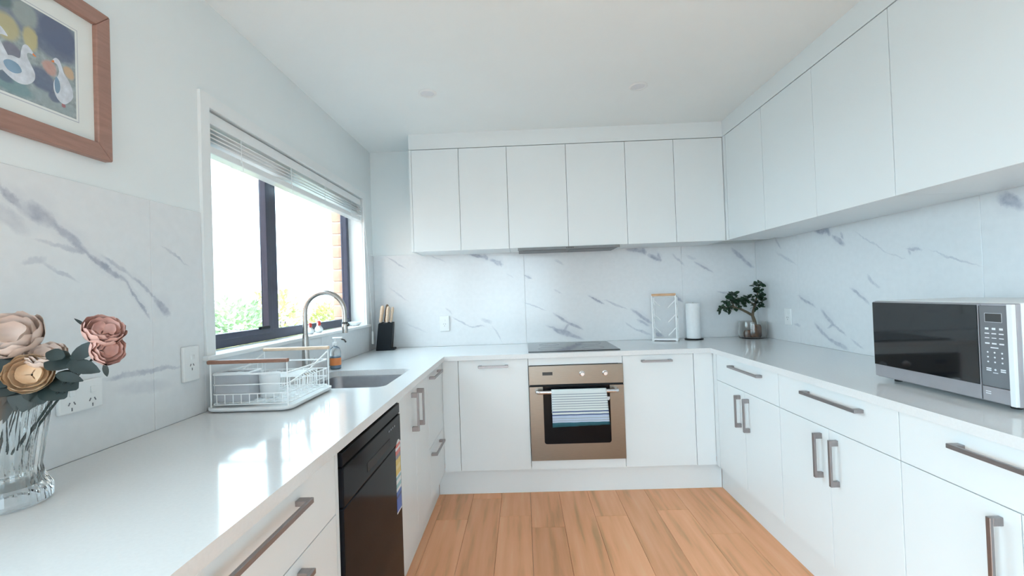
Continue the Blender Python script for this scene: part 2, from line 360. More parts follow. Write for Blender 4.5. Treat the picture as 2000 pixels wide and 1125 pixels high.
for a, c, z in ((.56, 1.4095, ZM), (1.4105, 1.639, ZM), (1.6395, 2.60, OZ0-.018), (2.601, 3.40, OZ0-.018), (3.401, WB, ZM)): panel(wl, 'marble_left', WL-.006, WL, a, c, .9, z)
# brick veneer outside the window
mo = obj('mortar_bed', bx(WL-.22, WL-.150, OY1-.012, 3.80, .55, 2.30), 'mortar', wl)
bm1 = bx(0, .082, 0, .23, 0, .076).mesh('brick'); bm2 = bx(0, .082, 0, .11, 0, .076).mesh('brick')
for k in range(20):
    z = .56+k*.086; y = OY1-.018
    for q in range(3):
        half = (k % 2 == 1 and q == 0)
        p = link('brick', bm2 if half else bm1, 'brick_face', wl, bevel=.003, seg=1)
        p.location = (WL-.226, y, z); y += (.12 if half else .24)
struct(obj('wall_light_blocker', bx(-4.6, WL-.23, .62, .86, -.35, 2.7), 'brick_face'), 'added unseen brick wall outside, blocking window light from the back-left corner', 'wall')  # out-of-view wall, added only to cut skylight on the back-left corner
# window trim and sill
b = MB(); T = .049
b.box(WL-.006, WL+.008, OY0-T, OY0, OZ0, OZ1+T).box(WL-.006, WL+.008, OY1, OY1+T, OZ0, OZ1+T).box(WL-.006, WL+.008, OY0, OY1, OZ1, OZ1+T)
struct(obj('trim_1', b, 'trim_paint'), 'white painted architrave around the kitchen window', 'trim')
struct(obj('trim_2', bx(WL-.107, WL+.022, OY0-T-.01, OY1+T+.01, OZ0-.018, OZ0), 'trim_paint', bevel=.003), 'white painted window sill board above the sink', 'sill')
# window
XW = WL-.107
w1 = bpy.data.objects.new('window_1', None); COL.objects.link(w1); w1.location = (XW, (OY0+OY1)/2, OZ0)
struct(w1, 'dark aluminium sliding window over the sink', 'window')
def wpart(name, mb, mt, **k):
    o = obj(name, mb, mt, w1, **k); o.matrix_parent_inverse = Matrix.Translation(w1.location).inverted(); return o
b = MB(); b.box(XW-.045, XW, OY0, OY1, OZ0, OZ0+.05).box(XW-.045, XW, OY0, OY1, OZ1-.05, OZ1).box(XW-.045, XW, OY0, OY0+.045, OZ0+.05, OZ1-.05).box(XW-.045, XW, OY1-.038, OY1, OZ0+.05, OZ1-.05)
wpart('window_frame', b, 'dark_frame', bevel=.003)
wpart('mullion', bx(XW-.05, XW+.004, 2.285, 2.345, OZ0+.05, OZ1-.05), 'dark_frame', bevel=.003)
b = MB(); b.box(XW-.022, XW+.008, 2.245, 2.284, OZ0+.035, OZ1-.05).box(XW-.022, XW+.008, OY0+.045, 2.245, OZ0+.035, OZ0+.062)
wpart('sash', b, 'dark_frame', bevel=.003)
wpart('sash_latch', bx(XW+.009, XW+.022, 2.15, 2.235, OZ0+.058, OZ0+.072), 'black_matte', bevel=.004)
wpart('pane', bx(XW-.012, XW-.008, OY0+.045, 2.245, OZ0+.062, OZ1-.05), 'window_glass')
wpart('pane', bx(XW-.034, XW-.030, 2.345, OY1-.038, OZ0+.05, OZ1-.05), 'window_glass')
w2 = bpy.data.objects.new('door_1', None); COL.objects.link(w2); struct(w2, 'dark framed glazed garden door in the left wall behind the viewer', 'door')
b = MB(); XD = WL-.06
for y0, y1, z0, z1 in ((DO0, DO0+.05, 0, DOZ), (DO1-.05, DO1, 0, DOZ), (DO0+.05, DO1-.05, DOZ-.05, DOZ), (DO0+.05, DO1-.05, 0, .05), ((DO0+DO1)/2-.04, (DO0+DO1)/2+.04, .05, DOZ-.05)): b.box(XD-.04, XD, y0, y1, z0, z1)
obj('door_frame', b, 'dark_frame', w2)
obj('pane', bx(XD-.02, XD-.016, DO0+.05, (DO0+DO1)/2-.04, .05, DOZ-.05), 'window_glass', w2); obj('pane', bx(XD-.02, XD-.016, (DO0+DO1)/2+.04, DO1-.05, .05, DOZ-.05), 'window_glass', w2)
# bulkheads over the upper cabinets
struct(obj('trim_3', bx(-.757, XU, YU, WB, ZUT+.003, ZC), 'cabinet_white'), 'white bulkhead strip above the back upper cabinets', 'bulkhead')
struct(obj('trim_4', bx(XU, WR, .80, WB, ZUT+.003, ZC), 'cabinet_white'), 'white bulkhead strip above the right upper cabinets', 'bulkhead')
struct(obj('trim_5', bx(XU, XU+.30, 3.167, 3.24, ZU, ZUT), 'cabinet_white'), 'white corner filler between back and right upper cabinets', 'filler')
# garden ground
struct(obj('patio', bx(-30, WL-.25, -20, 40, -.5, -.35).box(WL-.25, 30, -20, YR-.12, -.5, -.35), 'patio'), 'dark paved ground outside the window', 'patio')

# ------------------------------------------------------------------ cabinets
hm = {}
def handle_mesh(L):
    if L not in hm:
        b = MB(); h = L/2; e = .022
        b.box(-h, h, -.034, -.025, -.0065, .0065)
        for s in (-1, 1):
            x0, x1 = sorted((s*h, s*(h-e))); b.box(x0, x1, -.026, 0, -.0065, .0065)
        hm[L] = b.mesh('handle')
    return hm[L]
def base_unit(name, label, loc, rot, w, fronts, body_top=.868, depth=.57, group=None, body=True):
    t = thing(name, label, 'cabinet', loc, rot, group)
    if body: obj('body', bx(.001, w-.001, .0195, depth, ZK, body_top), 'cabinet_white', t)
    for kind, x0, x1, z0, z1, hd in fronts:
        d = obj(kind, bx(x0+.0013, x1-.0013, 0, .018, z0+.0013, z1-.0013), 'cabinet_white', t, bevel=.0008, seg=1)
        if hd:
            o, hx, hz, L = hd
            h = link('handle', handle_mesh(L), 'nickel', d, bevel=.0012, seg=1); h.location = (hx, 0, hz)
            if o == 'v': h.rotation_euler = (0, H, 0)
    return t
Z0 = ZK+.002
# back run
base_unit('base_cabinet', 'white single-door base cabinet left of the oven', (-.427, YF, 0), 0, .447, [('door', 0, .447, Z0, ZT, ('h', .225, .827, .19))])
base_unit('base_cabinet', 'white single-door base cabinet right of the oven', (.618, YF, 0), 0, .446, [('door', 0, .446, Z0, ZT, ('h', .212, .831, .19))])
t = thing('oven_cabinet', 'white oven housing with narrow strips above and below the oven', 'cabinet', (.020, YF, 0))
obj('top_strip', bx(.0013, .5965, 0, .018, .823, ZT-.001), 'cabinet_white', t)
obj('bottom_strip', bx(.0013, .5965, 0, .018, Z0, .2225), 'cabinet_white', t)
b = MB().box(.001, .006, .0195, .57, ZK, .866).box(.592, .597, .0195, .57, ZK, .866).box(.006, .592, .0195, .57, ZK, .20).box(.006, .592, .56, .57, .20, .866)
obj('carcass', b, 'cabinet_white', t)
tag(obj('filler_panel', bx(XL+.001, -.4285, YF, YF+.018, Z0, ZT), 'cabinet_white'), 'narrow white corner filler beside the cabinet left of the oven', 'panel')
tag(obj('filler_panel', bx(1.0655, XR-.001, YF, YF+.018, Z0, ZT), 'cabinet_white'), 'narrow white corner filler beside the cabinet right of the oven', 'panel')
# right run: local x runs towards the viewer
def rx(y): return (XR, y, 0)
def pair(w, hz=.589, off=.048, L=.178): return [('door', 0, w/2, Z0, ZD, ('v', w/2-off, hz, L)), ('door', w/2, w, Z0, ZD, ('v', w/2+off, hz, L))]
tag(obj('filler_panel', bx(XR, XR+.018, 2.9125, YF-.001, Z0, ZT), 'cabinet_white'), 'narrow white corner filler at the far end of the right cabinets', 'panel')
base_unit('drawer_cabinet', 'white cabinet with drawer over two doors nearest the back corner, right run', rx(2.911), -H, .698, [('drawer', 0, .698, ZD, ZT, ('h', .387, .825, .33))]+pair(.698))
base_unit('drawer_cabinet', 'white cabinet with drawer over two doors, in the middle of the right run', rx(2.212), -H, .697, [('drawer', 0, .697, ZD, ZT, ('h', .381, .825, .33))]+pair(.697))
base_unit('drawer_cabinet', 'white cabinet with drawer over two doors below the microwave, nearest the viewer', rx(1.514), -H, .714, [('drawer', 0, .714, ZD, ZT, ('h', .365, .822, .33))]+pair(.714))
# left run: local x runs away from the viewer
def lx(y): return (XL, y, 0)
base_unit('drawer_cabinet', 'white wide drawer cabinet in the left foreground before the dishwasher', lx(.56), H, .712, [('drawer', 0, .712, ZD-.012, ZT, ('h', .345, .822, .33)), ('drawer', 0, .712, .43, ZD-.012, ('h', .345, .660, .33)), ('drawer', 0, .712, Z0, .43, ('h', .345, .395, .33))])
tag(obj('filler_panel', bx(XL-.55, XL, 1.2735, 1.2915, 0.0, ZT), 'cabinet_white'), 'thin white end panel against the left side of the dishwasher', 'panel')
base_unit('sink_cabinet', 'white two-door sink cabinet right of the black dishwasher', lx(1.912), H, .602, [('door', 0, .301, Z0, ZT, ('v', .243, .750, .178)), ('door', .301, .602, Z0, ZT, ('v', .357, .748, .178))], body_top=.66)
base_unit('drawer_cabinet', 'white two-drawer cabinet in the left run next to the back corner', lx(2.515), H, .411, [('drawer', 0, .411, .453, ZT, ('h', .175, .833, .26)), ('drawer', 0, .411, Z0, .453, ('h', .175, .412, .26))])
tag(obj('filler_panel', bx(XL-.018, XL, 2.9275, YF-.001, Z0, ZT), 'cabinet_white'), 'narrow white corner filler at the far end of the left cabinets', 'panel')
# kick boards
tag(obj('kick_board', bx(XL-.048, XR+.048, YF+.05, YF+.066, 0.0005, ZK-.001), 'cabinet_white'), 'white recessed kick board below the oven run', 'kick board')
tag(obj('kick_board', bx(XR+.05, XR+.066, .80, YF+.049, 0.0005, ZK-.001), 'cabinet_white'), 'white recessed kick board below the right cabinets', 'kick board')
tag(obj('kick_board', bx(XL-.066, XL-.05, 1.915, YF+.049, 0.0005, ZK-.001), 'cabinet_white'), 'white recessed kick board below the sink cabinets', 'kick board')
tag(obj('kick_board', bx(XL-.066, XL-.05, .56, 1.272, 0.0005, ZK-.001), 'cabinet_white'), 'white recessed kick board below the left foreground drawers', 'kick board')
# worktop, one U with a cut-out for the sink
SX0, SX1, SY0, SY1, SR = -1.03, -.612, 2.0, 2.495, .045
def worktop():
    b = MB(); z0, z1 = .87, .90; e = .02
    xa, xb, xc, xd = WL+.001, XL+e, XR-e, WR-.001; yb = WB-.001; yf = YF-e
    HX0, HX1, HY0, HY1 = SX0-.02, SX1+.02, SY0-.02, SY1+.02
    def q(x0, x1, y0, y1, z, up): b.add([(x0, y0, z), (x1, y0, z), (x1, y1, z), (x0, y1, z)], [(0, 1, 2, 3) if up else (3, 2, 1, 0)])
    inner = rrect(SX0, SX1, SY0, SY1, SR, 6)
    cx, cy = (SX0+SX1)/2, (SY0+SY1)/2
    outer = []
    for x, y in inner:
        dx, dy = x-cx, y-cy
        k = min((HX1-cx)/abs(dx) if dx else 9e9, (HY1-cy)/abs(dy) if dy else 9e9); outer.append((cx+dx*k, cy+dy*k))
    n = len(inner)
    for z, up in ((z1, True), (z0, False)):
        q(xa, xb, .55, HY0, z, up); q(xa, xb, HY1, yf, z, up); q(xa, HX0, HY0, HY1, z, up); q(HX1, xb, HY0, HY1, z, up)
        q(xa, xd, yf, yb, z, up); q(xc, xd, .80, yf, z, up)
        b.add([(x, y, z) for x, y in inner]+[(x, y, z) for x, y in outer], [(i, (i+1) % n, n+(i+1) % n, n+i) for i in range(n)])
        # corners of the ring
        for (hx, hy) in ((HX0, HY0), (HX1, HY0), (HX1, HY1), (HX0, HY1)):
            a = [p for p in outer if abs(p[0]-hx) < 1e-6]; c = [p for p in outer if abs(p[1]-hy) < 1e-6]
            pa = min(a, key=lambda p: abs(p[1]-hy)); pc = min(c, key=lambda p: abs(p[0]-hx))
            b.add([(pa[0], pa[1], z), (hx, hy, z), (pc[0], pc[1], z)], [(0, 1, 2)])
    ring = [(xa, .55), (xb, .55), (xb, yf), (xc, yf), (xc, .80), (xd, .80), (xd, yb), (xa, yb)]
    for loop in (ring, inner):
        n = len(loop)
        b.add([(x, y, z0) for x, y in loop]+[(x, y, z1) for x, y in loop], [(i, (i+1) % n, n+(i+1) % n, n+i) for i in range(n)])
    return b
tag(obj('worktop', worktop(), 'quartz'), 'glossy white stone worktop running in a U around the kitchen', 'worktop')
# upper cabinets
def upper_unit(label, loc, rot, seams, depth, end=False):
    t = thing('wall_cabinet', label, 'cabinet', loc, rot)
    w = seams[-1]-seams[0]
    obj('body', bx(.001, w-.001, .0195, depth, ZU+.001, ZUT), 'cabinet_white', t)
    for a, c in zip(seams, seams[1:]):
        obj('door', bx(a-seams[0]+.0013, c-seams[0]-.0013, 0, .018, ZU, ZUT-.0015), 'cabinet_white', t, bevel=.0008, seg=1)
    if end: obj('end_panel', bx(-.016, -.0005, 0, depth, ZU-.001, ZUT), 'cabinet_white', t)
    return t
DU = WB-YU-.002
upper_unit('white two-door wall cabinet left of the range hood, beside the window wall', (-.742, YU, 0), 0, [-.742, -.413, -.078], DU, True)
upper_unit('white two-door wall cabinet directly above the range hood', (-.078, YU, 0), 0, [-.078, .331, .738], DU)
upper_unit('white two-door wall cabinet right of the range hood, by the corner', (.738, YU, 0), 0, [.738, 1.071, 1.405], DU)
DR = WR-XU-.002
upper_unit('white single-door wall cabinet on the right wall, nearest the corner', (XU, 3.164, 0), -H, [0, .468], DR)
upper_unit('white two-door wall cabinet in the middle of the right wall', (XU, 2.695, 0), -H, [0, .468, .930], DR)
upper_unit('white wide wall cabinet on the right wall above the microwave', (XU, 1.764, 0), -H, [0, .468, .936], DR)

# ------------------------------------------------------------------ oven, cooktop, hood, dishwasher
OX, OZ, OYF = .022, .225, YF-.021
t = thing('oven', 'built-in stainless steel oven with black glass door below the cooktop', 'oven', (OX, OYF, OZ))
obj('body', bx(.012, .583, .022, .52, .006, .585), 'black_matte', t)
obj('control_panel', bx(0, .595, 0, .0205, .477, .595), 'oven_steel', t, bevel=.0015)
d = obj('display', bx(.086, .150, -.002, .001, .536, .556), 'mark_dark', t)
for kx in (.335, .480):
    b = MB(); b.lathe([(0, .026), (.011, .026), (.0125, .022), (.0125, .006), (.017, .004), (.017, 0)], 20, Matrix(((1, 0, 0, kx), (0, 0, -1, 0), (0, 1, 0, .541), (0, 0, 0, 1))))
    k = obj('knob', b, 'aluminium', t, smooth=40)
    obj('grip', bx(kx-.003, kx+.003, -.034, -.0255, .531, .551), 'aluminium', k, bevel=.001)
obj('gap_strip', bx(.004, .591, .004, .0205, .466, .4765), 'black_matte', t)
dr = obj('door', bx(0, .595, 0, .0205, 0, .465), 'oven_steel', t, bevel=.0015)
g = MB(); g.prism(rrect(.086, .506, .104, .480, .016, 5)[:], 0, .0025, XZ)
g.v = [(x, y, min(z, .4645)) for x, y, z in g.v]
obj('door_glass', g, 'black_glass', dr)
b = MB(); hz = .437
b.tube([(.050, .001, hz), (.047, -.022, hz), (.052, -.036, hz), (.068, -.042, hz), (.30, -.043, hz), (.530, -.042, hz), (.546, -.036, hz), (.551, -.022, hz), (.548, .001, hz)], [.011]*2+[.012]*5+[.011]*2, 12)
obj('door_handle', b, 'aluminium', dr, smooth=50)
g = MB(); g.prism([(.486, .392), (.504, .392), (.504, .380), (.500, .371), (.495, .368), (.490, .371), (.486, .380)], .0026, .0034, XZ)
obj('sticker', g, 'mark_white', dr)
# tea towel over the handle
white = (.74, .80, .80); ln = (.36, .42, .47); blue = (.07, .12, .27); sky = (.52, .62, .78); teal = (.03, .13, .17)
Tz0, Tz1 = .455, .690
stops = [(0, teal), (.10, sky)]
for a, bnd in ((.14, ln), (.155, sky), (.20, ln), (.215, sky)): stops.append((a, bnd))
stops += [(.285, blue), (.315, white), (.365, blue), (.395, white)]
z = .45
while z < .86: stops.append((z, ln)); stops.append((z+.022, white)); z += .062
bands_mat('towel_cloth', stops[:30], Tz0, Tz1, .9, bump=.4, noise=.0)
def towel():
    b = MB(); nx, prof = 22, []
    yc, zc, r = OYF-.043, OZ+.437, .0165
    for k in range(14): prof.append((-r-.004*math.sin(k/13*3.1), Tz0+(zc-Tz0)*k/13))
    for k in range(1, 8): q = math.pi-math.pi*k/8; prof.append((r*math.cos(q), zc+r*math.sin(q)))
    for k in range(10): prof.append((r-.004, zc-(zc-.53)*k/9))
    v = []; n = len(prof)
    for i in range(nx+1):
        s = i/nx
        for j, (dy, zz) in enumerate(prof):
            dn = max(0, (zc-zz)/(zc-Tz0))
            x0 = .158+.000*dn; x1 = .498+.012*dn
            rip = .0035*math.sin(s*9+1.3*dn)*dn+.0025*math.sin(s*23+2*dn)*dn
            front = dy < 0
            v.append((x0+(x1-x0)*s, yc+dy-(abs(rip) if front else 0), zz+(.009*(s-.5)*dn if front else .0)))
    f = [(i*n+j, (i+1)*n+j, (i+1)*n+j+1, i*n+j+1) for i in range(nx) for j in range(n-1)]
    return b.add(v, f)
tw = obj('tea_towel', towel(), 'towel_cloth', smooth=60)
sm = tw.modifiers.new('thick', 'SOLIDIFY'); sm.thickness = .003; sm.offset = 0
tag(tw, 'white tea towel with blue stripes hanging over the oven handle', 'towel')
# cooktop
t = thing('cooktop', 'flat black glass cooktop set into the worktop above the oven', 'cooktop', (.32, 3.255, .9))
obj('glass_plate', bx(-.295, .295, -.255, .255, .0003, .006), 'hob_glass', t, bevel=.0015)
for zx, zy, r in ((-.14, -.12, .085), (.14, -.12, .075), (-.14, .12, .07), (.14, .12, .09)):
    b = MB(); b.lathe([(r, .0061), (r, .0065), (r-.002, .0065), (r-.002, .0061)], 40, Matrix.Translation((zx, zy, 0)))
    obj('cooking_zone', b, 'panel_grey', t)
# range hood
t = thing('range_hood', 'slim grey slide-out range hood under the wall cabinets', 'range hood', (.33, 3.20, ZU))
obj('body', bx(-.345, .345, .012, .30, -.016, -.0008), 'hood_grey', t)
obj('front_lip', bx(-.35, .35, 0, .0115, -.019, -.0008), 'hood_grey', t, bevel=.001)
for k in range(5): obj('button', bx(-.018+k*.011, -.011+k*.011, -.003, -.0005, -.012, -.006), 'mark_dark', t)
for s in (-1, 1): obj('filter', bx(s*.165-.15, s*.165+.15, .05, .27, -.019, -.0165), 'hood_grey', t)
# dishwasher
DY0, DY1 = 1.297, 1.905; DW = DY1-DY0
t = thing('dishwasher', 'black freestanding dishwasher in the left run below the worktop', 'dishwasher', (XL, DY0, 0), H)
obj('body', bx(.003, DW-.003, .03, .56, .10, .845), 'black_matte', t)
obj('top_panel', bx(0, DW, -.010, .028, .812, .852), 'black_gloss', t, bevel=.003)
cp = obj('control_panel', bx(0, DW, -.012, .028, .698, .809), 'black_gloss', t, bevel=.004)
obj('handle_recess', bx(.20, .455, -.0135, -.0115, .722, .752), 'slot_dark', cp, bevel=.004)
for k in range(4): obj('button', bx(.44+k*.024, .452+k*.024, -.0138, -.0115, .778, .784), 'panel_grey', cp)
obj('door', bx(0, DW, -.010, .028, .115, .695), 'black_gloss', t, bevel=.004)
obj('kick_plate', bx(.004, DW-.004, .04, .055, .0005, .108), 'black_matte', t)
wht = (.80, .80, .82); red = (.66, .16, .14); yel = (.76, .55, .13); tl = (.30, .52, .56); blu = (.06, .16, .52)
bands_mat('energy_print', [(0, wht), (.02, blu), (.20, (.03, .07, .25)), (.24, blu), (.30, wht), (.34, tl), (.40, wht), (.46, tl), (.50, wht), (.52, yel), (.60, (.82, .66, .30)), (.66, yel), (.74, (.30, .25, .28)), (.80, red), (.86, wht), (.90, red), (.95, wht)], .43, .715, .35)
g = MB(); x0, x1 = .532, .598
poly = [(x0, .43), (x1, .43), (x1, .64)]+[(x0+(x1-x0)*(.5+.5*math.cos(q)), .68+.035*math.sin(q)) for q in [math.pi*k/10 for k in range(11)]]+[(x0, .64)]
g.prism(poly, .0102, .0108, XZ)
g.v = [(x, y-(.0022 if z > .696 else 0), z) for x, y, z in g.v]
obj('energy_label', g, 'energy_print', t)
# ------------------------------------------------------------------ sink and tap
t = thing('sink', 'undermount stainless steel sink bowl below the window', 'sink', ((SX0+SX1)/2, (SY0+SY1)/2, .70))
def ring_pts(grow, z, r): return [(x-(SX0+SX1)/2, y-(SY0+SY1)/2, z) for x, y in rrect(SX0-grow, SX1+grow, SY0-grow, SY1+grow, r, 6)]
b = MB(); rings = [ring_pts(.015, .168, .05), ring_pts(.003, .168, .047), ring_pts(.001, .16, .046), ring_pts(-.006, .03, .05), ring_pts(-.02, .008, .05), ring_pts(-.05, 0, .05)]
n = len(rings[0]); v = [p for r in rings for p in r]
f = [(k*n+i, k*n+(i+1) % n, (k+1)*n+(i+1) % n, (k+1)*n+i) for k in range(len(rings)-1) for i in range(n)]+[tuple((len(rings)-1)*n+i for i in range(n))]
b.add(v, f)
o = obj('bowl', b, 'sink_steel', t, smooth=40); s = o.modifiers.new('t', 'SOLIDIFY'); s.thickness = .0015; s.offset = 1
obj('drain', MB().lathe([(0, .0025), (.02, .002), (.036, .004), (.042, .0035), (.042, .001)], 24), 'aluminium', t, smooth=40)
TX, TY = -1.09, 2.30
t = thing('kitchen_tap', 'tall brushed steel gooseneck tap rising behind the dish rack', 'tap', (TX, TY, .9))
obj('base', MB().lathe([(0, 0), (.026, 0), (.026, .006), (.021, .012), (.020, .05), (.0185, .13), (.0145, .20), (.0125, .215), (0, .215)], 20), 'tap_steel', t, smooth=40)
pts = [(0, 0, .21), (0, 0, .32)]+[tuple(p) for p in arc((.1, 0, .322), .1, 180, 0, 16)][1:]+[(.2, 0, .29), (.2, 0, .272)]
obj('neck', MB().tube(pts, .0118, 14), 'tap_steel', t, smooth=50)
obj('collar', MB().lathe([(.0125, .262), (.0145, .263), (.0145, .271), (.0125, .272)], 16, Matrix.Translation((.2, 0, 0))), 'mark_dark', t, smooth=40)
sh = obj('spray_head', MB().lathe([(0, .218), (.0135, .218), (.0145, .222), (.0145, .255), (.013, .262), (0, .262)], 16, Matrix.Translation((.2, 0, 0))), 'tap_steel', t, smooth=40)
obj('spray_button', bx(.2145, .2215, -.005, .005, .250, .259), 'mark_dark', sh, bevel=.001)
obj('lever', MB().tube([(0, .018, .06), (0, .035, .065), (.004, .085, .085)], [.006, .006, .004], 10), 'tap_steel', t, smooth=50)
# ------------------------------------------------------------------ venetian blind
BY0, BY1, BX = OY0+.006, OY1-.006, WL-.008
t = thing('venetian_blind', 'white venetian blind drawn up to the top of the window', 'blind', (BX, (BY0+BY1)/2, OZ1))
BL = (BY1-BY0)/2
obj('head_rail', bx(-.052, 0, -BL, BL, -.050, -.006), 'white_plastic', t, bevel=.002)
def slat_mesh():
    b = MB(); n = 6; v = []
    for yy in (-BL+.004, BL-.004):
        for k in range(n+1):
            q = k/n; v.append((-.050+.050*q, yy, .0045*math.sin(math.pi*q)))
    return b.add(v, [(k, k+1, n+1+k+1, n+1+k) for k in range(n)]).mesh('slat')
sl = slat_mesh()
for k, dz in enumerate((.066, .083, .099, .114)):
    o = link('slat', sl, 'white_plastic', t, smooth=60); o.location = (-.001+.0006*(k % 3), 0, -dz); o.rotation_euler = (0, .10, 0)
    s = o.modifiers.new('t', 'SOLIDIFY'); s.thickness = .0045
obj('bottom_rail', bx(-.051, -.002, -BL+.004, BL-.004, -.160, -.132), 'white_plastic', t, bevel=.003)
for yy in (-.62, -.2, .2, .62):
    for xx in (-.053, .0022):
        obj('ladder_cord', MB().tube([(xx, yy, -.05), (xx, yy+.003, -.10), (xx-.001, yy, -.145)], .0012, 6), 'white_plastic', t)
    obj('cord_loop', MB().tube([(.0022, yy, -.118), (.005, yy+.006, -.158), (.002, yy+.014, -.178), (-.02, yy+.012, -.172), (-.045, yy+.004, -.163)], .0012, 6), 'white_plastic', t)
cy = 3.43-(BY0+BY1)/2; cx = .030
obj('pull_cord', MB().tube([(.001, BL-.03, -.05), (.018, BL-.01, -.07), (cx-.004, BL+.03, -.4), (cx, cy, -.975)], .0016, 6), 'white_plastic', t)
obj('cord_weight', MB().lathe([(0, 0), (.009, .001), (.0095, .02), (.0085, .085), (.004, .095), (0, .095)], 12, Matrix.Translation((cx, cy, -1.065))), 'white_plastic', t, smooth=40)
# ------------------------------------------------------------------ outlets
def outlet(label, pos, rot, w, h, sw, cut=False):
    t = thing('power_outlet', label, 'outlet', pos, rot)
    obj('plate', bx(-w/2, w/2, -.011, -.0002, -h/2, h/2), 'white_plastic', t, bevel=.003)
    for k, (sx, sz) in enumerate(sw):
        obj('switch', bx(sx-.006, sx+.006, -.0145, -.0105, sz+.014, sz+.030), 'trim_paint', t, bevel=.001)
        for ax, az, an in ((-.007, .0, .5), (.007, .0, -.5), (0, -.014, 0)):
            M2 = Matrix.Translation((sx+ax, -.0115, sz+az-.004)) @ Matrix.Rotation(an, 4, 'Y')
            obj('pin_slot', MB().box(-.0012, .0012, -.0006, .001, -.0042, .0042, M2), 'panel_grey', t)
outlet('white single power outlet on the marble left of the cooktop', (-.605, WB, 1.075), 0, .074, .118, [(0, 0)])
outlet('white power outlet on the left wall beside the dish rack', (WL, 1.560, 1.083), H, .076, .118, [(0, 0)])
outlet('white double power outlet on the left wall behind the flowers', (WL, 1.165, 1.060), H, .118, .076, [(-.028, -.01), (.028, -.01)])
outlet('white power outlet on the right wall beyond the plant', (WR, 3.150, 1.066), -H, .074, .112, [(0, 0)])
# ------------------------------------------------------------------ downlights
for lab, x, y in (('round recessed ceiling downlight nearer the window', -.49, 2.564), ('round recessed ceiling downlight nearer the right cabinets', .687, 2.595)):
    t = thing('downlight', lab, 'light', (x, y, ZC), 0, 'recessed ceiling downlights')
    obj('trim_ring', MB().lathe([(.036, -.001), (.038, -.006), (.046, -.007), (.052, -.003), (.052, -.0002)], 32), 'white_plastic', t, smooth=40)
    obj('lens', MB().lathe([(0, -.0025), (.037, -.002)], 32), 'lens_frost', t, smooth=40)

# ------------------------------------------------------------------ microwave (local x towards the viewer, front at local y=0)
MY1, MX = 1.846, 1.372; MWD = .52
t = thing('microwave', 'silver microwave with black glass door on the right worktop', 'microwave', (MX, MY1, .9), -H)
obj('casing', bx(.0, MWD, .014, .36, .012, .307), 'white_plastic', t, bevel=.004)
fr = obj('front_frame', bx(0, MWD, 0, .0135, .014, .305), 'silver_front', t, bevel=.002)
dr = obj('door', bx(.004, .420, -.010, -.0003, .018, .303), 'silver_front', t, bevel=.002)
obj('door_glass', bx(.005, .4195, -.0125, -.0103, .062, .300), 'microwave_glass', dr, bevel=.0006, seg=1)
pn = obj('control_panel', bx(.424, .503, -.009, -.0003, .062, .298), 'panel_grey', t, bevel=.0015)
obj('lower_panel', bx(.424, .503, -.009, -.0003, .018, .060), 'silver_front', t, bevel=.0015)
obj('side_edge', bx(.504, MWD, -.011, -.0003, .016, .303), 'white_plastic', t, bevel=.0015)
b = MB(); x0, x1, z0, z1 = .440, .490, .250, .277
for q in ((x0, x1, z0, z0+.0014), (x0, x1, z1-.0014, z1), (x0, x0+.0014, z0, z1), (x1-.0014, x1, z0, z1)): b.box(q[0], q[1], -.0098, -.0088, q[2], q[3])
obj('display_frame', b, 'grey_plastic', pn)
obj('display', bx(x0+.0015, x1-.0015, -.0095, -.0088, z0+.0015, z1-.0015), 'mark_dark', pn)
def mark(cx, cz, w, h, mt='mark_white'): obj('key_mark', bx(cx-w/2, cx+w/2, -.0096, -.0088, cz-h/2, cz+h/2), mt, pn)
for c, kx in enumerate((.445, .465, .486)):
    mark(kx, .231, .010, .006); mark(kx, .217, .013, .003)
    mark(kx, .204, .013, .0022); mark(kx, .188, .013, .004)
    for r in range(3):
        g = MB(); g.lathe([(0, .0009), (.0024, .0008), (.0024, 0)], 12, Matrix(((1, 0, 0, kx), (0, 0, -1, -.009), (0, 1, 0, .162-r*.014), (0, 0, 0, 1)))); obj('key_mark', g, 'mark_white', pn)
mark(.465, .176, .022, .003)
for kx in (.446, .487): mark(kx, .1145, .014, .0032); mark(kx, .109, .014, .0032)
g = MB(); g.lathe([(0, .0009), (.0028, .0008), (.0028, 0)], 12, Matrix(((1, 0, 0, .465), (0, 0, -1, -.009), (0, 1, 0, .112), (0, 0, 0, 1)))); obj('key_mark', g, 'mark_white', pn)
mark(.465, .103, .014, .0018)
for z in (.046, .040): obj('print_mark', bx(.434, .449, -.0096, -.0088, z-.0012, z+.0012), 'mark_white', t)
for fx in (.05, .47):
    for fy in (.04, .32): obj('foot', MB().lathe([(0, .0003), (.012, .0003), (.013, .0115), (0, .0115)], 14, Matrix.Translation((fx, fy, 0))), 'rubber', t)
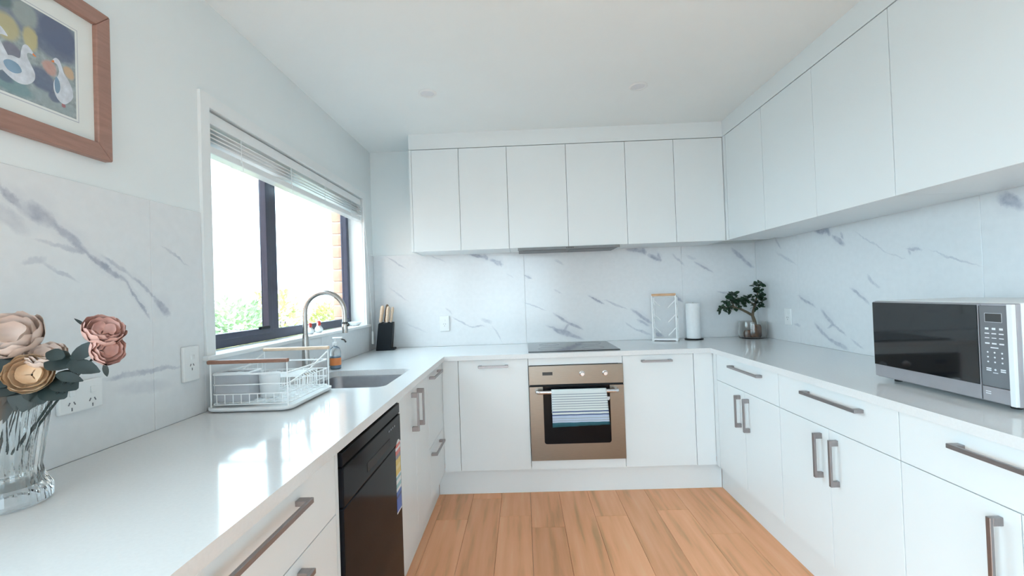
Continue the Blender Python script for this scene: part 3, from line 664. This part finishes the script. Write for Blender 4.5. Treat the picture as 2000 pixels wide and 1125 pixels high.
# ------------------------------------------------------------------ knife block
KX, KY = -1.037, 3.44
t = thing('knife_block', 'black slanted knife block in the corner beside the window', 'knife block', (KX, KY, .9), .12)
b = MB(); b.add([(-.056, -.05, .0005), (.050, -.05, .0005), (.050, .07, .0005), (-.056, .07, .0005), (-.036, -.035, .198), (.070, -.035, .198), (.070, .05, .205), (-.036, .05, .205)], [(0, 1, 2, 3), (4, 5, 6, 7), (0, 1, 5, 4), (1, 2, 6, 5), (2, 3, 7, 6), (3, 0, 4, 7)])
kb = obj('block', b, 'black_matte', t, bevel=.004)
obj('foot', bx(.035, .078, -.052, .05, .0005, .014), 'black_matte', t, bevel=.003)
def knife(label, x, y, lean, h, mt, r=.0105):
    k = thing('kitchen_knife', label, 'knife', (KX+x, KY+y, 1.103), 0, 'knives in the black block'); k.rotation_euler = (-.05, lean, 0)
    b = MB(); pr = [(.7, 0), (.95, .02), (.85, .05), (1.0, .085), (.85, h-.01), (.4, h)]
    v = []; n = 10
    for s, z in pr:
        for j in range(n): q = 2*math.pi*j/n; v.append((r*.72*s*math.cos(q), r*1.25*s*math.sin(q), z+.004))
    f = [(i*n+j, i*n+(j+1) % n, (i+1)*n+(j+1) % n, (i+1)*n+j) for i in range(len(pr)-1) for j in range(n)]+[tuple(range(n)), tuple((len(pr)-1)*n+j for j in range(n))]
    b.add(v, f); obj('handle', b, mt, k, smooth=50)
    obj('bolster', bx(-.0035, .0035, -.009, .009, .0, .0045), 'steel', k)
knife('pale wooden knife handle, leftmost in the black block', -.022, -.012, .14, .125, 'pale_wood', .019)
knife('dark brown knife handle, second from left in the black block', .004, .022, .13, .132, 'dark_wood', .017)
knife('pale wooden knife handle, third from left in the black block', .026, -.014, .12, .118, 'pale_wood', .019)
knife('slim pale wooden knife handle, rightmost in the black block', .050, .006, .14, .112, 'pale_wood', .015)
# ------------------------------------------------------------------ white wire cup rack with wooden handle
t = thing('wire_cup_rack', 'white wire cup rack with a wooden top bar on the back worktop', 'rack', (1.050, 3.47, .9), -.42)
w, d, hh = .083, .045, .335; r = .0042
b = MB().prism(rrect(-w-.008, w+.010, -d-.01, d+.012, .01, 3), .006, .018)
tr = obj('base_tray', b, 'white_wire', t)
for sx in (-w, w):
    for sy in (-d, d): obj('foot', bx(sx-.008, sx+.008, sy-.008, sy+.008, .0004, .0058), 'white_wire', t)
obj('top_bar', bx(-w-.002, w+.002, -d-.006, -d+.010, hh-.006, hh+.012), 'beech', t, bevel=.003)
for sx in (-w, w):
    for sy in (-d, d):
        obj('post', MB().tube([(sx, sy, .012), (sx, sy, hh if sy < 0 else hh-.012)], r*1.25, 8), 'white_wire', t, smooth=60)
    zz = [.02+k*(hh-.05)/6 for k in range(7)]
    obj('zigzag_wire', MB().tube([(sx, (-d if k % 2 == 0 else d), z) for k, z in enumerate(zz)], r*.8, 6), 'white_wire', t)
    obj('side_rail', MB().tube([(sx, -d, hh-.008), (sx, d, hh-.014)], r, 8), 'white_wire', t)
for k, z in enumerate((.300, .195, .100)):
    obj('cup_peg', MB().tube([(w, -d, z), (w-.055, -d-.006, z-.058)], r, 8), 'white_wire', t)
    obj('cup_peg', MB().tube([(-w, d, z), (-w+.045, d+.004, z-.05)], r, 8), 'white_wire', t)
obj('back_rail', MB().tube([(-w, d, hh-.014), (w, d, hh-.014)], r, 8), 'white_wire', t)
# ------------------------------------------------------------------ paper towel
PX, PY = 1.258, 3.475
t = thing('paper_towel_holder', 'dark round paper towel holder on the back worktop', 'holder', (PX, PY, .9))
obj('base_plate', MB().lathe([(0, .0004), (.066, .0004), (.066, .006), (.060, .009), (0, .009)], 32), 'black_matte', t, smooth=40)
obj('rod', MB().lathe([(.006, .009), (.006, .272), (0, .276)], 12), 'steel', t, smooth=40)
o = obj('paper_towel_roll', MB().lathe([(.019, .0095), (.050, .0095), (.0505, .012), (.0505, .266), (.0495, .268), (.019, .268), (.019, .0095)], 40), 'paper', smooth=40); o.location = (PX, PY, .9)
tag(o, 'white paper towel roll standing upright beside the wire cup rack', 'paper towel')
# ------------------------------------------------------------------ jade plant in a glass bowl
GX, GY = 1.668, 3.43
t = thing('potted_jade_plant', 'small jade plant in a clear glass bowl in the right back corner', 'plant', (GX, GY, .9))
gp = [(0, .0004), (.085, .0004), (.092, .005), (.096, .03), (.095, .09), (.090, .122), (.087, .122), (.0915, .09), (.0925, .03), (.088, .009), (.08, .006), (0, .006)]
obj('glass_bowl', MB().lathe(gp, 40), 'bowl_glass', t, smooth=40)
b = MB(); b.lathe([(0, .007), (.032, .007), (.036, .02), (.036, .085), (.031, .098), (0, .1)], 18, Matrix.Translation((.018, -.01, 0)))
rb = random.Random(3); b.v = [(x+rb.uniform(-.002, .002), y+rb.uniform(-.002, .002), z) for x, y, z in b.v]
obj('root_ball', b, 'soil', t, smooth=60)
b = MB(); b.lathe([(0, .007), (.024, .007), (.026, .04), (.018, .058), (0, .06)], 14, Matrix.Translation((-.032, .01, 0)))
obj('stone', b, 'soil', t, smooth=60)
tk = obj('trunk', MB().tube([(.018, -.01, .095), (.008, -.012, .13), (-.002, -.012, .165), (.004, -.012, .20), (.024, -.01, .26), (.044, -.01, .33), (.052, -.01, .385)], [.012, .0125, .011, .008, .0065, .005, .003], 10), 'bark', t, smooth=60)
obj('branch', MB().tube([(.0, -.012, .165), (-.04, -.014, .190), (-.095, -.018, .218), (-.15, -.02, .235), (-.205, -.02, .228)], [.010, .009, .008, .006, .003], 10), 'bark', tk, smooth=60)
obj('branch', MB().tube([(-.135, -.02, .230), (-.150, -.02, .27), (-.145, -.018, .318)], [.006, .005, .003], 8), 'bark', tk, smooth=60)
obj('branch', MB().tube([(.02, -.01, .245), (-.02, -.014, .262), (-.05, -.016, .285)], [.006, .005, .003], 8), 'bark', tk, smooth=60)
def leaf_verts(b, pos, dr, up, L, Wd, fold=.15, n=5):
    dr = Vector(dr).normalized(); up = Vector(up); sd = dr.cross(up)
    sd = sd.normalized() if sd.length > 1e-4 else dr.orthogonal().normalized(); up = sd.cross(dr)
    p = Vector(pos); v = []
    for k in range(n+1):
        q = k/n; wd = Wd*math.sin(math.pi*(.08+.90*q))**.8*.5
        c = p+dr*L*q - up*L*.22*q*q
        v += [c+sd*wd+up*wd*fold, c, c-sd*wd+up*wd*fold]
    f = []
    for k in range(n):
        a = k*3; f += [(a, a+1, a+4, a+3), (a+1, a+2, a+5, a+4)]
    b.add(v, f)
b = MB(); rl = random.Random(11)
for (cx, cy, cz, r, n) in ((.050, -.012, .375, .034, 22), (.040, -.012, .325, .030, 20), (.052, -.012, .27, .030, 20), (.030, -.012, .235, .032, 16), (-.028, -.016, .285, .030, 20), (-.055, -.016, .265, .025, 12),
                      (-.145, -.02, .315, .030, 18), (-.115, -.02, .295, .028, 14), (-.175, -.02, .28, .030, 18), (-.13, -.02, .255, .032, 20), (-.19, -.02, .235, .030, 18), (-.225, -.02, .215, .024, 14), (-.085, -.02, .245, .024, 12), (-.16, -.02, .215, .022, 10), (.082, -.015, .30, .016, 6), (.085, -.015, .365, .018, 6)):
    for k in range(n):
        dv = Vector((rl.gauss(0, 1), rl.gauss(0, 1), rl.gauss(0, 1))).normalized()
        ps = Vector((cx, cy, cz))+dv*r*rl.uniform(.1, .9)
        if ps.x > .085: ps.x = .085
        dd = dv+Vector((0, 0, .4)); 
        if ps.x > .06: dd.x = -abs(dd.x)*.3
        leaf_verts(b, ps, dd, (rl.uniform(-.5, .5), -.6, 1), rl.uniform(.026, .036), rl.uniform(.022, .029), .2, 4)
o = obj('foliage', b, 'leaf', t, smooth=60); o['kind'] = 'stuff'
# ------------------------------------------------------------------ window sill ornaments
def hen(label, y, s, rz):
    t = thing('hen_figurine', label, 'figurine', (WL-.045, y, OZ0+.0003), rz, 'hen figurines on the window sill'); t.scale = (s*1.15, s*1.15, s*.82)
    b = MB(); b.lathe([(0, 0), (.014, .0), (.021, .010), (.024, .022), (.020, .034), (.013, .044), (.011, .052), (.0125, .058), (.009, .066), (0, .069)], 18)
    b.v = [(x*(1.0 if z > .04 else 1.15), y2*(.85), z) for x, y2, z in b.v]
    bd = obj('body', b, 'white_plastic', t, smooth=60)
    cm = MB(); cm.prism([(-.017, .048), (-.018, .068), (-.010, .072), (-.004, .082), (.003, .075), (.010, .080), (.016, .066), (.014, .050)], -.006, .006, XZ)
    obj('comb', cm, 'red_glaze', t, bevel=.001)
    tl = MB(); tl.prism([(-.020, .022), (-.036, .046), (-.024, .044), (-.012, .034)], -.004, .004, XZ); obj('tail', tl, 'white_plastic', t, bevel=.001)
    wg = MB(); wg.lathe([(0, .0), (.008, -.002), (.010, -.006)], 12, Matrix.Translation((.004, -.016, .024)) @ Matrix.Rotation(H, 4, 'X')); obj('wing', wg, 'red_glaze', t, smooth=60)
    bk = MB(); bk.lathe([(.003, 0), (0, .009)], 8, Matrix.Translation((.011, 0, .056)) @ Matrix.Rotation(H, 4, 'Y')); obj('beak', bk, 'orange_label', t)
hen('small white figurine with red top on the sill, nearer the tap neck', 2.565, .92, -.9)
hen('small white figurine with red top on the sill, farther from the tap neck', 2.675, 1.0, -.9)
o = obj('soap_dish', MB().lathe([(0, .0004), (.026, .0004), (.030, .004), (.048, .026), (.046, .027), (.028, .007), (0, .006)], 28), 'white_plastic', smooth=50)
o.location = (WL-.045, 3.255, OZ0); tag(o, 'small white dish at the far end of the window sill', 'dish')
# ------------------------------------------------------------------ soap pump bottle
t = thing('soap_bottle', 'clear pump soap bottle with orange label behind the dish rack', 'bottle', (-1.055, 2.575, .9))
obj('bottle', MB().lathe([(0, .0004), (.026, .0004), (.030, .004), (.030, .095), (.024, .115), (.012, .125), (.012, .134), (0, .134)], 24), 'clear_bottle', t, smooth=40)
obj('liquid', MB().lathe([(0, .004), (.0265, .004), (.0265, .07), (0, .07)], 20), 'blue_soap', t, smooth=40)
obj('label', MB().lathe([(.0303, .022), (.0306, .022), (.0306, .062), (.0303, .062)], 24), 'orange_label', t, smooth=40)
obj('pump_collar', MB().lathe([(0, .134), (.013, .134), (.013, .147), (.005, .148), (.005, .165), (0, .165)], 16), 'white_plastic', t, smooth=40)
obj('pump_head', bx(-.014, .042, -.008, .008, .165, .176), 'white_plastic', t, bevel=.004)
obj('nozzle', MB().tube([(.036, 0, .165), (.052, 0, .160), (.062, 0, .146)], [.004, .004, .0045], 10), 'mark_dark', t, smooth=50)
# ------------------------------------------------------------------ dish rack
DX0, DX1, RY0, RY1 = -1.128, -.822, 1.605, 1.985
t = thing('dish_rack', 'white wire dish rack on a tray with two wooden handles beside the sink', 'dish rack', ((DX0+DX1)/2, (RY0+RY1)/2, .9))
cx, cy = (DX0+DX1)/2, (RY0+RY1)/2; hx, hy = (DX1-DX0)/2, (RY1-RY0)/2
b = MB()
o1 = rrect(-hx, hx, -hy, hy, .035, 6); i1 = rrect(-hx+.012, hx-.012, -hy+.012, hy-.012, .028, 6); n = len(o1)
rr = [[(x*.97, y*.97, .004) for x, y in o1], [(x, y, .010) for x, y in o1], [(x, y, .018) for x, y in o1], [(x, y, .018) for x, y in i1], [(x*.98, y*.98, .010) for x, y in i1]]
b.add([p for q in rr for p in q], [(k*n+i, k*n+(i+1) % n, (k+1)*n+(i+1) % n, (k+1)*n+i) for k in range(4) for i in range(n)]+[tuple(range(n)), tuple(4*n+i for i in range(n))])
obj('tray', b, 'white_plastic', t, smooth=40)
for sx in (-1, 1):
    for sy in (-1, 1): obj('foot', bx(sx*(hx-.05)-.01, sx*(hx-.05)+.01, sy*(hy-.05)-.01, sy*(hy-.05)+.01, .0004, .0039), 'rubber', t)
ax, ay = hx-.016, hy-.018; wr_ = .0021
def loop(z, r=wr_): return MB().tube([(x, y, z) for x, y in rrect(-ax, ax, -ay, ay, .02, 4)], r, 6, closed=True)
for z, r in ((.062, wr_), (.095, wr_), (.132, .0032)): obj('rail', loop(z, r), 'white_wire', t, smooth=60)
obj('rail', loop(.026), 'white_wire', t, smooth=60)
for k in range(10):
    y = -ay+.02+k*(2*ay-.04)/9
    obj('basket_wire', MB().tube([(-ax, y, .132), (-ax, y, .028), (ax, y, .028), (ax, y, .095)], wr_*.8, 6), 'white_wire', t)
for k in range(9):
    x = -ax+.02+k*(2*ax-.04)/8
    obj('basket_wire', MB().tube([(x, -ay, .062), (x, -ay, .030), (x, ay, .030), (x, ay, .095)], wr_*.8, 6), 'white_wire', t)
for k in range(9):
    y = -.02+k*.021
    obj('plate_slot', MB().tube([(-.02, y, .030), (-.02, y+.006, .085), (-.01, y+.007, .092), (.085, y+.007, .092), (.095, y+.006, .085), (.095, y, .030)], wr_, 6), 'white_wire', t)
for sx in (-1, 1):
    for sy in (-1, 1):
        obj('corner_post', MB().tube([(sx*ax, sy*ay, .016), (sx*ax, sy*ay, .176)], .0026, 8), 'white_wire', t)
    obj('side_brace', MB().tube([(sx*ax, -ay+.02, .095), (sx*ax, 0, .118), (sx*ax, ay-.01, .165)], .003, 8), 'white_wire', t, smooth=60)
obj('wooden_handle', bx(-ax-.008, ax+.006, -ay-.010, -ay+.008, .170, .184), 'brown_wood', t, bevel=.004)
obj('wooden_handle', bx(-ax-.004, ax+.006, ay-.008, ay+.010, .174, .188), 'pale_wood', t, bevel=.004)
# utensil caddy in the rack
t = thing('utensil_caddy', 'pale grey plastic utensil caddy standing inside the dish rack', 'caddy', (-1.045, 1.675, .9325))
b = MB(); w, d, h = .062, .036, .100
for q in ((-w, w, -d, -d+.003), (-w, w, d-.003, d), (-w, -w+.003, -d+.003, d-.003), (w-.003, w, -d+.003, d-.003), (-.0015, .0015, -d+.003, d-.003)): b.box(q[0], q[1], q[2], q[3], .003, h)
obj('body', b, 'grey_plastic', t); obj('bottom', bx(-w, w, -d, d, 0, .003), 'grey_plastic', t)
b = MB()
for q in ((-w-.003, w+.003, -d-.003, -d+.001), (-w-.003, w+.003, d-.001, d+.003), (-w-.003, -w+.001, -d+.001, d-.001), (w-.001, w+.003, -d+.001, d-.001)): b.box(q[0], q[1], q[2], q[3], h, h+.005)
obj('rim', b, 'white_plastic', t)
o = obj('food_container', MB().lathe([(0, 0), (.030, 0), (.033, .004), (.037, .082), (.039, .084), (.037, .086), (.034, .082), (.030, .008), (0, .006)], 28), 'white_plastic', smooth=40)
o.location = (-.955, 1.72, .9325); tag(o, 'white plastic cup standing next to the caddy in the dish rack', 'cup')
# ------------------------------------------------------------------ picture
geese = []
def gz(a1, z1, a2, z2, w, s, c): geese.append((a1, z1, a2, z2, w, s, c))
nav = (.13, .16, .25); wt = (.72, .76, .80); yl = (.55, .50, .27); tl_ = (.20, .33, .36); pk = (.62, .34, .28); bl = (.38, .48, .64)
gz(.70, 1.95, 1.17, 1.97, .05, .7, (.18, .22, .30)); gz(1.08, 1.985, 1.17, 1.945, .045, .95, nav); gz(1.06, 1.93, 1.17, 1.925, .03, .8, nav)
gz(1.035, 1.985, 1.06, 1.96, .03, .6, (.40, .46, .42)); gz(.97, 1.985, 1.02, 1.975, .02, .8, (.13, .20, .20))
gz(.98, 1.925, 1.03, 1.915, .032, .8, yl); gz(1.058, 1.945, 1.058, 1.895, .018, .9, yl)
gz(1.0, 1.875, 1.04, 1.865, .020, .85, (.20, .20, .27)); gz(1.06, 1.85, 1.11, 1.82, .030, .85, nav)
gz(.97, 1.80, 1.06, 1.788, .022, .85, tl_); gz(.98, 1.81, 1.02, 1.80, .012, .7, nav); gz(1.06, 1.80, 1.16, 1.785, .02, .7, (.33, .40, .42)); gz(1.10, 1.812, 1.125, 1.80, .014, .8, nav)
gz(1.09, 1.885, 1.115, 1.862, .017, .75, pk); gz(1.142, 1.895, 1.158, 1.87, .015, .8, (.66, .45, .27))
gz(1.135, 1.825, 1.15, 1.81, .010, .7, (.66, .45, .48)); gz(1.130, 1.796, 1.138, 1.793, .006, .8, (.40, .12, .14))
geese = [(a-.98, z-1.888, b_-.98, y-1.888, w, s, c) for a, z, b_, y, w, s, c in geese]
geese = [(a, z, b_, y, w*1.35 if s_2 == 1 else w*1.1, s_2, c) for a, z, b_, y, w, s_2, c in geese]
blobs_mat('watercolour', (.34, .40, .42), geese, 1, warp=.007, wscale=30, rough=.55, gain=3.2, base_vary=.25)
t = thing('framed_picture', 'framed watercolour of white geese in a brown wooden frame', 'picture', (WL-.004, .98, 1.888))
b = MB(); y0, y1, z0, z1, fw = -.282, .282, -.203, .203, .043
def fbar(p): 
    v = [(0.001, a, c) for a, c in p]+[(.024, a, c) for a, c in p]
    obj('frame_bar', MB().add(v, [(0, 1, 2, 3), (4, 5, 6, 7), (0, 1, 5, 4), (1, 2, 6, 5), (2, 3, 7, 6), (3, 0, 4, 7)]), 'frame_wood', t, bevel=.003)
fbar([(y0, z0), (y1, z0), (y1-fw, z0+fw), (y0+fw, z0+fw)]); fbar([(y0, z1), (y1, z1), (y1-fw, z1-fw), (y0+fw, z1-fw)])
fbar([(y0, z0), (y0+fw, z0+fw), (y0+fw, z1-fw), (y0, z1)]); fbar([(y1, z0), (y1-fw, z0+fw), (y1-fw, z1-fw), (y1, z1)])
obj('backing', bx(.002, .010, y0+.03, y1-.03, z0+.03, z1-.03), 'mat_board', t)
obj('mat_board', bx(.0102, .012, y0+fw-.004, y1-fw+.004, z0+fw-.004, z1-fw+.004), 'mat_board', t)
obj('mount_line', bx(.0121, .0124, -.196, .196, -.124, .118), 'mount_line', t)
obj('mount_inner', bx(.01245, .0128, -.194, .194, -.122, .116), 'mat_board', t)
obj('watercolour_print', bx(.01285, .0132, -.188, .188, -.117, .111), 'watercolour', t)
def smooth_loop(p, n=4):
    o = []; k = len(p)
    for i in range(k):
        a, b_, c, d_ = p[i-1], p[i], p[(i+1) % k], p[(i+2) % k]
        for j in range(n):
            q = j/n; q2, q3 = q*q, q*q*q
            o.append(tuple(.5*(2*b_[m_]+(c[m_]-a[m_])*q+(2*a[m_]-5*b_[m_]+4*c[m_]-d_[m_])*q2+(3*b_[m_]-a[m_]-3*c[m_]+d_[m_])*q3) for m_ in (0, 1)))
    return o
YZ = Matrix(((0, 0, 1, 0), (1, 0, 0, 0), (0, 1, 0, 0), (0, 0, 0, 1)))
g2 = [(1.066, 1.887), (1.052, 1.901), (1.042, 1.896), (1.037, 1.878), (1.034, 1.862), (1.018, 1.860), (1.0, 1.852), (.984, 1.846), (.991, 1.826), (1.008, 1.811), (1.03, 1.803), (1.05, 1.808), (1.065, 1.824), (1.067, 1.842), (1.059, 1.858), (1.051, 1.872), (1.051, 1.882), (1.057, 1.885)]
g3 = [(1.110, 1.895), (1.117, 1.905), (1.126, 1.903), (1.132, 1.891), (1.138, 1.875), (1.149, 1.862), (1.158, 1.845), (1.160, 1.825), (1.150, 1.808), (1.135, 1.797), (1.119, 1.805), (1.111, 1.825), (1.112, 1.845), (1.121, 1.86), (1.125, 1.875), (1.121, 1.889)]
for pts, dy, dz, sc_, hx_ in ((g2, 0, 0, 1, .00012), (g3, 0, 0, 1, .00012), (g2, -.058, .012, 1.08, 0)):
    lp = [((y+dy-.98)*sc_, (z+dz-1.888)*sc_) for y, z in pts]
    obj('painted_goose', MB().prism(smooth_loop(lp), .0132, .0133+hx_, YZ), 'goose_paint', t)
for lp, mt in (([(1.0, 1.838), (1.012, 1.848), (1.03, 1.846), (1.038, 1.832), (1.024, 1.822), (1.008, 1.824)], 'blue_soap'), ([(1.113, 1.84), (1.117, 1.858), (1.125, 1.85), (1.127, 1.832), (1.121, 1.818), (1.115, 1.822)], 'blue_soap'), ([(1.064, 1.889), (1.071, 1.883), (1.063, 1.884)], 'orange_label'), ([(1.112, 1.897), (1.106, 1.891), (1.113, 1.891)], 'orange_label')):
    obj('painted_detail', MB().prism(smooth_loop([(y-.98, z-1.888) for y, z in lp], 3), .0134, .01352, YZ), mt, t)
# ------------------------------------------------------------------ flowers in a cut-glass vase
VX, VY = -1.03, .90
t = thing('glass_vase', 'cut-glass vase of flowers on the worktop in the left foreground', 'vase', (VX, VY, .9))
n = 48; b = MB(); v = []; f = []
pr = [(0, .0004, 0), (.060, .0004, 0), (.066, .006, 0), (.066, .03, 1), (.055, .05, 1), (.050, .07, 1), (.058, .13, 1), (.066, .19, 1), (.071, .222, 0), (.068, .222, 0), (.062, .19, 0), (.054, .13, 0), (.046, .07, 0), (.048, .05, 0), (.044, .035, 0), (0, .03, 0)]
for r, z, fl_ in pr:
    for j in range(n):
        q = 2*math.pi*j/n; k = 1-(.05*(j % 2) if fl_ else 0); v.append((max(r, 1e-5)*k*math.cos(q), max(r, 1e-5)*k*math.sin(q), z))
for i in range(len(pr)-1):
    for j in range(n): f.append((i*n+j, i*n+(j+1) % n, (i+1)*n+(j+1) % n, (i+1)*n+j))
b.add(v, f); obj('vase_body', b, 'crystal', t, smooth=25)
def petal_mesh(r, open_, w):
    b = MB(); m_, k_ = 6, 6; v = []
    for i in range(m_+1):
        s = i/m_; th = open_*s
        for j in range(k_+1):
            q = (j/k_-.5)*w*math.sin(math.pi*(.12+.78*s))**.7
            rad = r*math.sin(min(th, 1.9))*1.0+.002; z = r*(1-math.cos(th))*.85
            ruff = .03*r*math.sin(j*1.1+i*.5)*s
            v.append(((rad+ruff)*math.cos(q), (rad+ruff)*math.sin(q), z+.05*r*math.cos(j*1.05)*s*s))
    f = [(i*(k_+1)+j, (i+1)*(k_+1)+j, (i+1)*(k_+1)+j+1, i*(k_+1)+j+1) for i in range(m_) for j in range(k_)]
    return b.add(v, f).mesh('petal')
def flower(label, c, dr, r, mt, stem_to, leaves=()):
    t = thing('garden_rose', label, 'flower', c); M2 = Vector(dr).normalized().to_track_quat('Z', 'Y').to_matrix().to_4x4()
    rf = random.Random(label)
    for layer, (k, rr, op, wd) in enumerate(((3, .50, 2.2, 2.4), (4, .72, 2.05, 2.0), (5, .90, 1.85, 1.7), (5, 1.0, 1.62, 1.55))):
        me = petal_mesh(r*rr, op, wd)
        for q in range(k):
            o = link('petal', me, mt, t, smooth=70)
            o.matrix_local = M2 @ Matrix.Translation((0, 0, -r*.85*(.35+.6*rr))) @ Matrix.Rotation(2*math.pi*q/k+layer*.6+rf.uniform(-.15, .15), 4, 'Z')
    C = Vector(c); base = M2 @ Vector((0, 0, -r*.80))
    cal = MB(); cal.lathe([(0, -.004), (r*.22, 0), (r*.40, r*.12), (r*.45, r*.25)], 12, M2 @ Matrix.Translation((0, 0, -r*.86))); obj('calyx', cal, 'rose_leaf', t, smooth=60)
    e = Vector(stem_to)-C; mid = (base+e)/2+Vector((0, 0, .015))
    pts = [base*(1-s)**2+mid*2*s*(1-s)+e*s*s for s in [k/8 for k in range(9)]]
    obj('stem', MB().tube(pts, .0022, 6), 'rose_leaf', t, smooth=60)
    for (p, q, L, Wd) in leaves:
        b = MB(); d_ = Vector(q)-Vector(p); leaf_verts(b, Vector(p)-C, d_, (.5, -.9, .45), d_.length, Wd, .12, 6); obj('leaf', b, 'rose_leaf', t, smooth=60)
S = lambda a, z=1.00: (VX+a[0], VY+a[1], z)
flower('pink rose head highest on the right of the bouquet', (-.832, .905, 1.240), (.55, -.25, .55), .034, 'petal_pink', S((.02, .0)), [((-.896, .90, 1.182), (-.842, .90, 1.216), 0, .030), ((-.858, .90, 1.243), (-.885, .895, 1.266), 0, .006), ((-.90, .89, 1.188), (-.935, .885, 1.202), 0, .026)])
flower('pink rose head lower right of the bouquet, hanging over a leaf', (-.824, .905, 1.200), (.8, -.2, .12), .030, 'petal_pink', S((.015, .01)), [((-.897, .895, 1.176), (-.838, .89, 1.163), 0, .030), ((-.828, .90, 1.172), (-.825, .90, 1.146), 0, .010), ((-.915, .89, 1.155), (-.866, .885, 1.146), 0, .020)])
flower('peach rose facing the viewer at the middle of the bouquet', (-.960, .880, 1.160), (.55, -.75, .2), .036, 'petal_peach', S((.0, -.01)), [((-.945, .915, 1.15), (-.893, .90, 1.130), 0, .048), ((-.96, .910, 1.135), (-.915, .90, 1.112), 0, .05), ((-.985, .91, 1.145), (-.985, .885, 1.088), 0, .065), ((-.97, .91, 1.145), (-.945, .885, 1.105), 0, .055)])
flower('small dusky pink rose just above the peach rose', (-.958, .91, 1.195), (.3, -.4, .8), .032, 'petal_pale', S((-.01, .01)), [((-.94, .90, 1.19), (-.90, .895, 1.172), 0, .045), ((-1.0, .93, 1.165), (-1.03, .91, 1.20), 0, .05)])
flower('large pale cream rose at the left edge of the photo', (-1.020, .90, 1.238), (.25, -.6, .6), .052, 'petal_pale', S((-.02, 0)), [((-1.0, .91, 1.15), (-1.045, .875, 1.185), 0, .06), ((-1.02, .90, 1.13), (-1.07, .86, 1.11), 0, .06), ((-1.03, .90, 1.12), (-1.02, .865, 1.07), 0, .055), ((-1.0, .90, 1.17), (-1.045, .865, 1.150), 0, .06), ((-1.005, .905, 1.16), (-1.015, .86, 1.125), 0, .06)])
# ------------------------------------------------------------------ garden shrubs beyond the window
def shrub(label, x, y, h, rx_, mt, seed, n=1500):
    t = thing('garden_shrub', label, 'shrub', (x, y, -.35), 0, 'shrubs outside the window'); rs = random.Random(seed); b = MB()
    for k in range(n):
        d_ = Vector((rs.gauss(0, 1), rs.gauss(0, 1), rs.gauss(0, 1))).normalized()
        p = Vector((d_.x*rx_, d_.y*rx_, h*.55+d_.z*h*.45))*1.0; p = Vector((p.x*rs.uniform(.6, 1.05), p.y*rs.uniform(.6, 1.05), p.z*rs.uniform(.85, 1.05)))
        leaf_verts(b, p, d_+Vector((rs.uniform(-.6, .6), rs.uniform(-.6, .6), rs.uniform(-.3, .6))), (0, 0, 1), rs.uniform(.10, .18), rs.uniform(.06, .10), .2, 2)
    o = obj('foliage', b, mt, t); o['kind'] = 'stuff'
    for k in range(4):
        q = k*1.6+seed; obj('stem', MB().tube([(.04*math.cos(q), .04*math.sin(q), 0), (rx_*.4*math.cos(q), rx_*.4*math.sin(q), h*.65)], [.03, .012], 6), 'bark', t)
for a in (('yellow-green rounded shrub outside, at the left edge of the window', -5.6, 6.9, 1.80, .72, 'hedge_leaf', 1), ('pale green shrub outside, left of the window mullion', -5.4, 8.6, 1.70, .68, 'hedge_leaf_dark', 2), ('tall pale shrub outside, right behind the window mullion', -5.6, 10.3, 1.85, .72, 'hedge_leaf', 3),
          ('low yellow-green shrub outside, seen through the tap loop', -5.0, 12.0, 1.55, .72, 'hedge_leaf', 4), ('far green shrub outside, beside the brick edge', -4.6, 13.7, 1.80, .7, 'hedge_leaf_dark', 5), ('low front shrub outside, in the lower left of the window', -3.8, 5.6, 1.10, .65, 'hedge_leaf', 6), ('low front shrub outside, just left of the mullion base', -3.8, 7.3, 1.10, .65, 'hedge_leaf', 7)): shrub(*a)
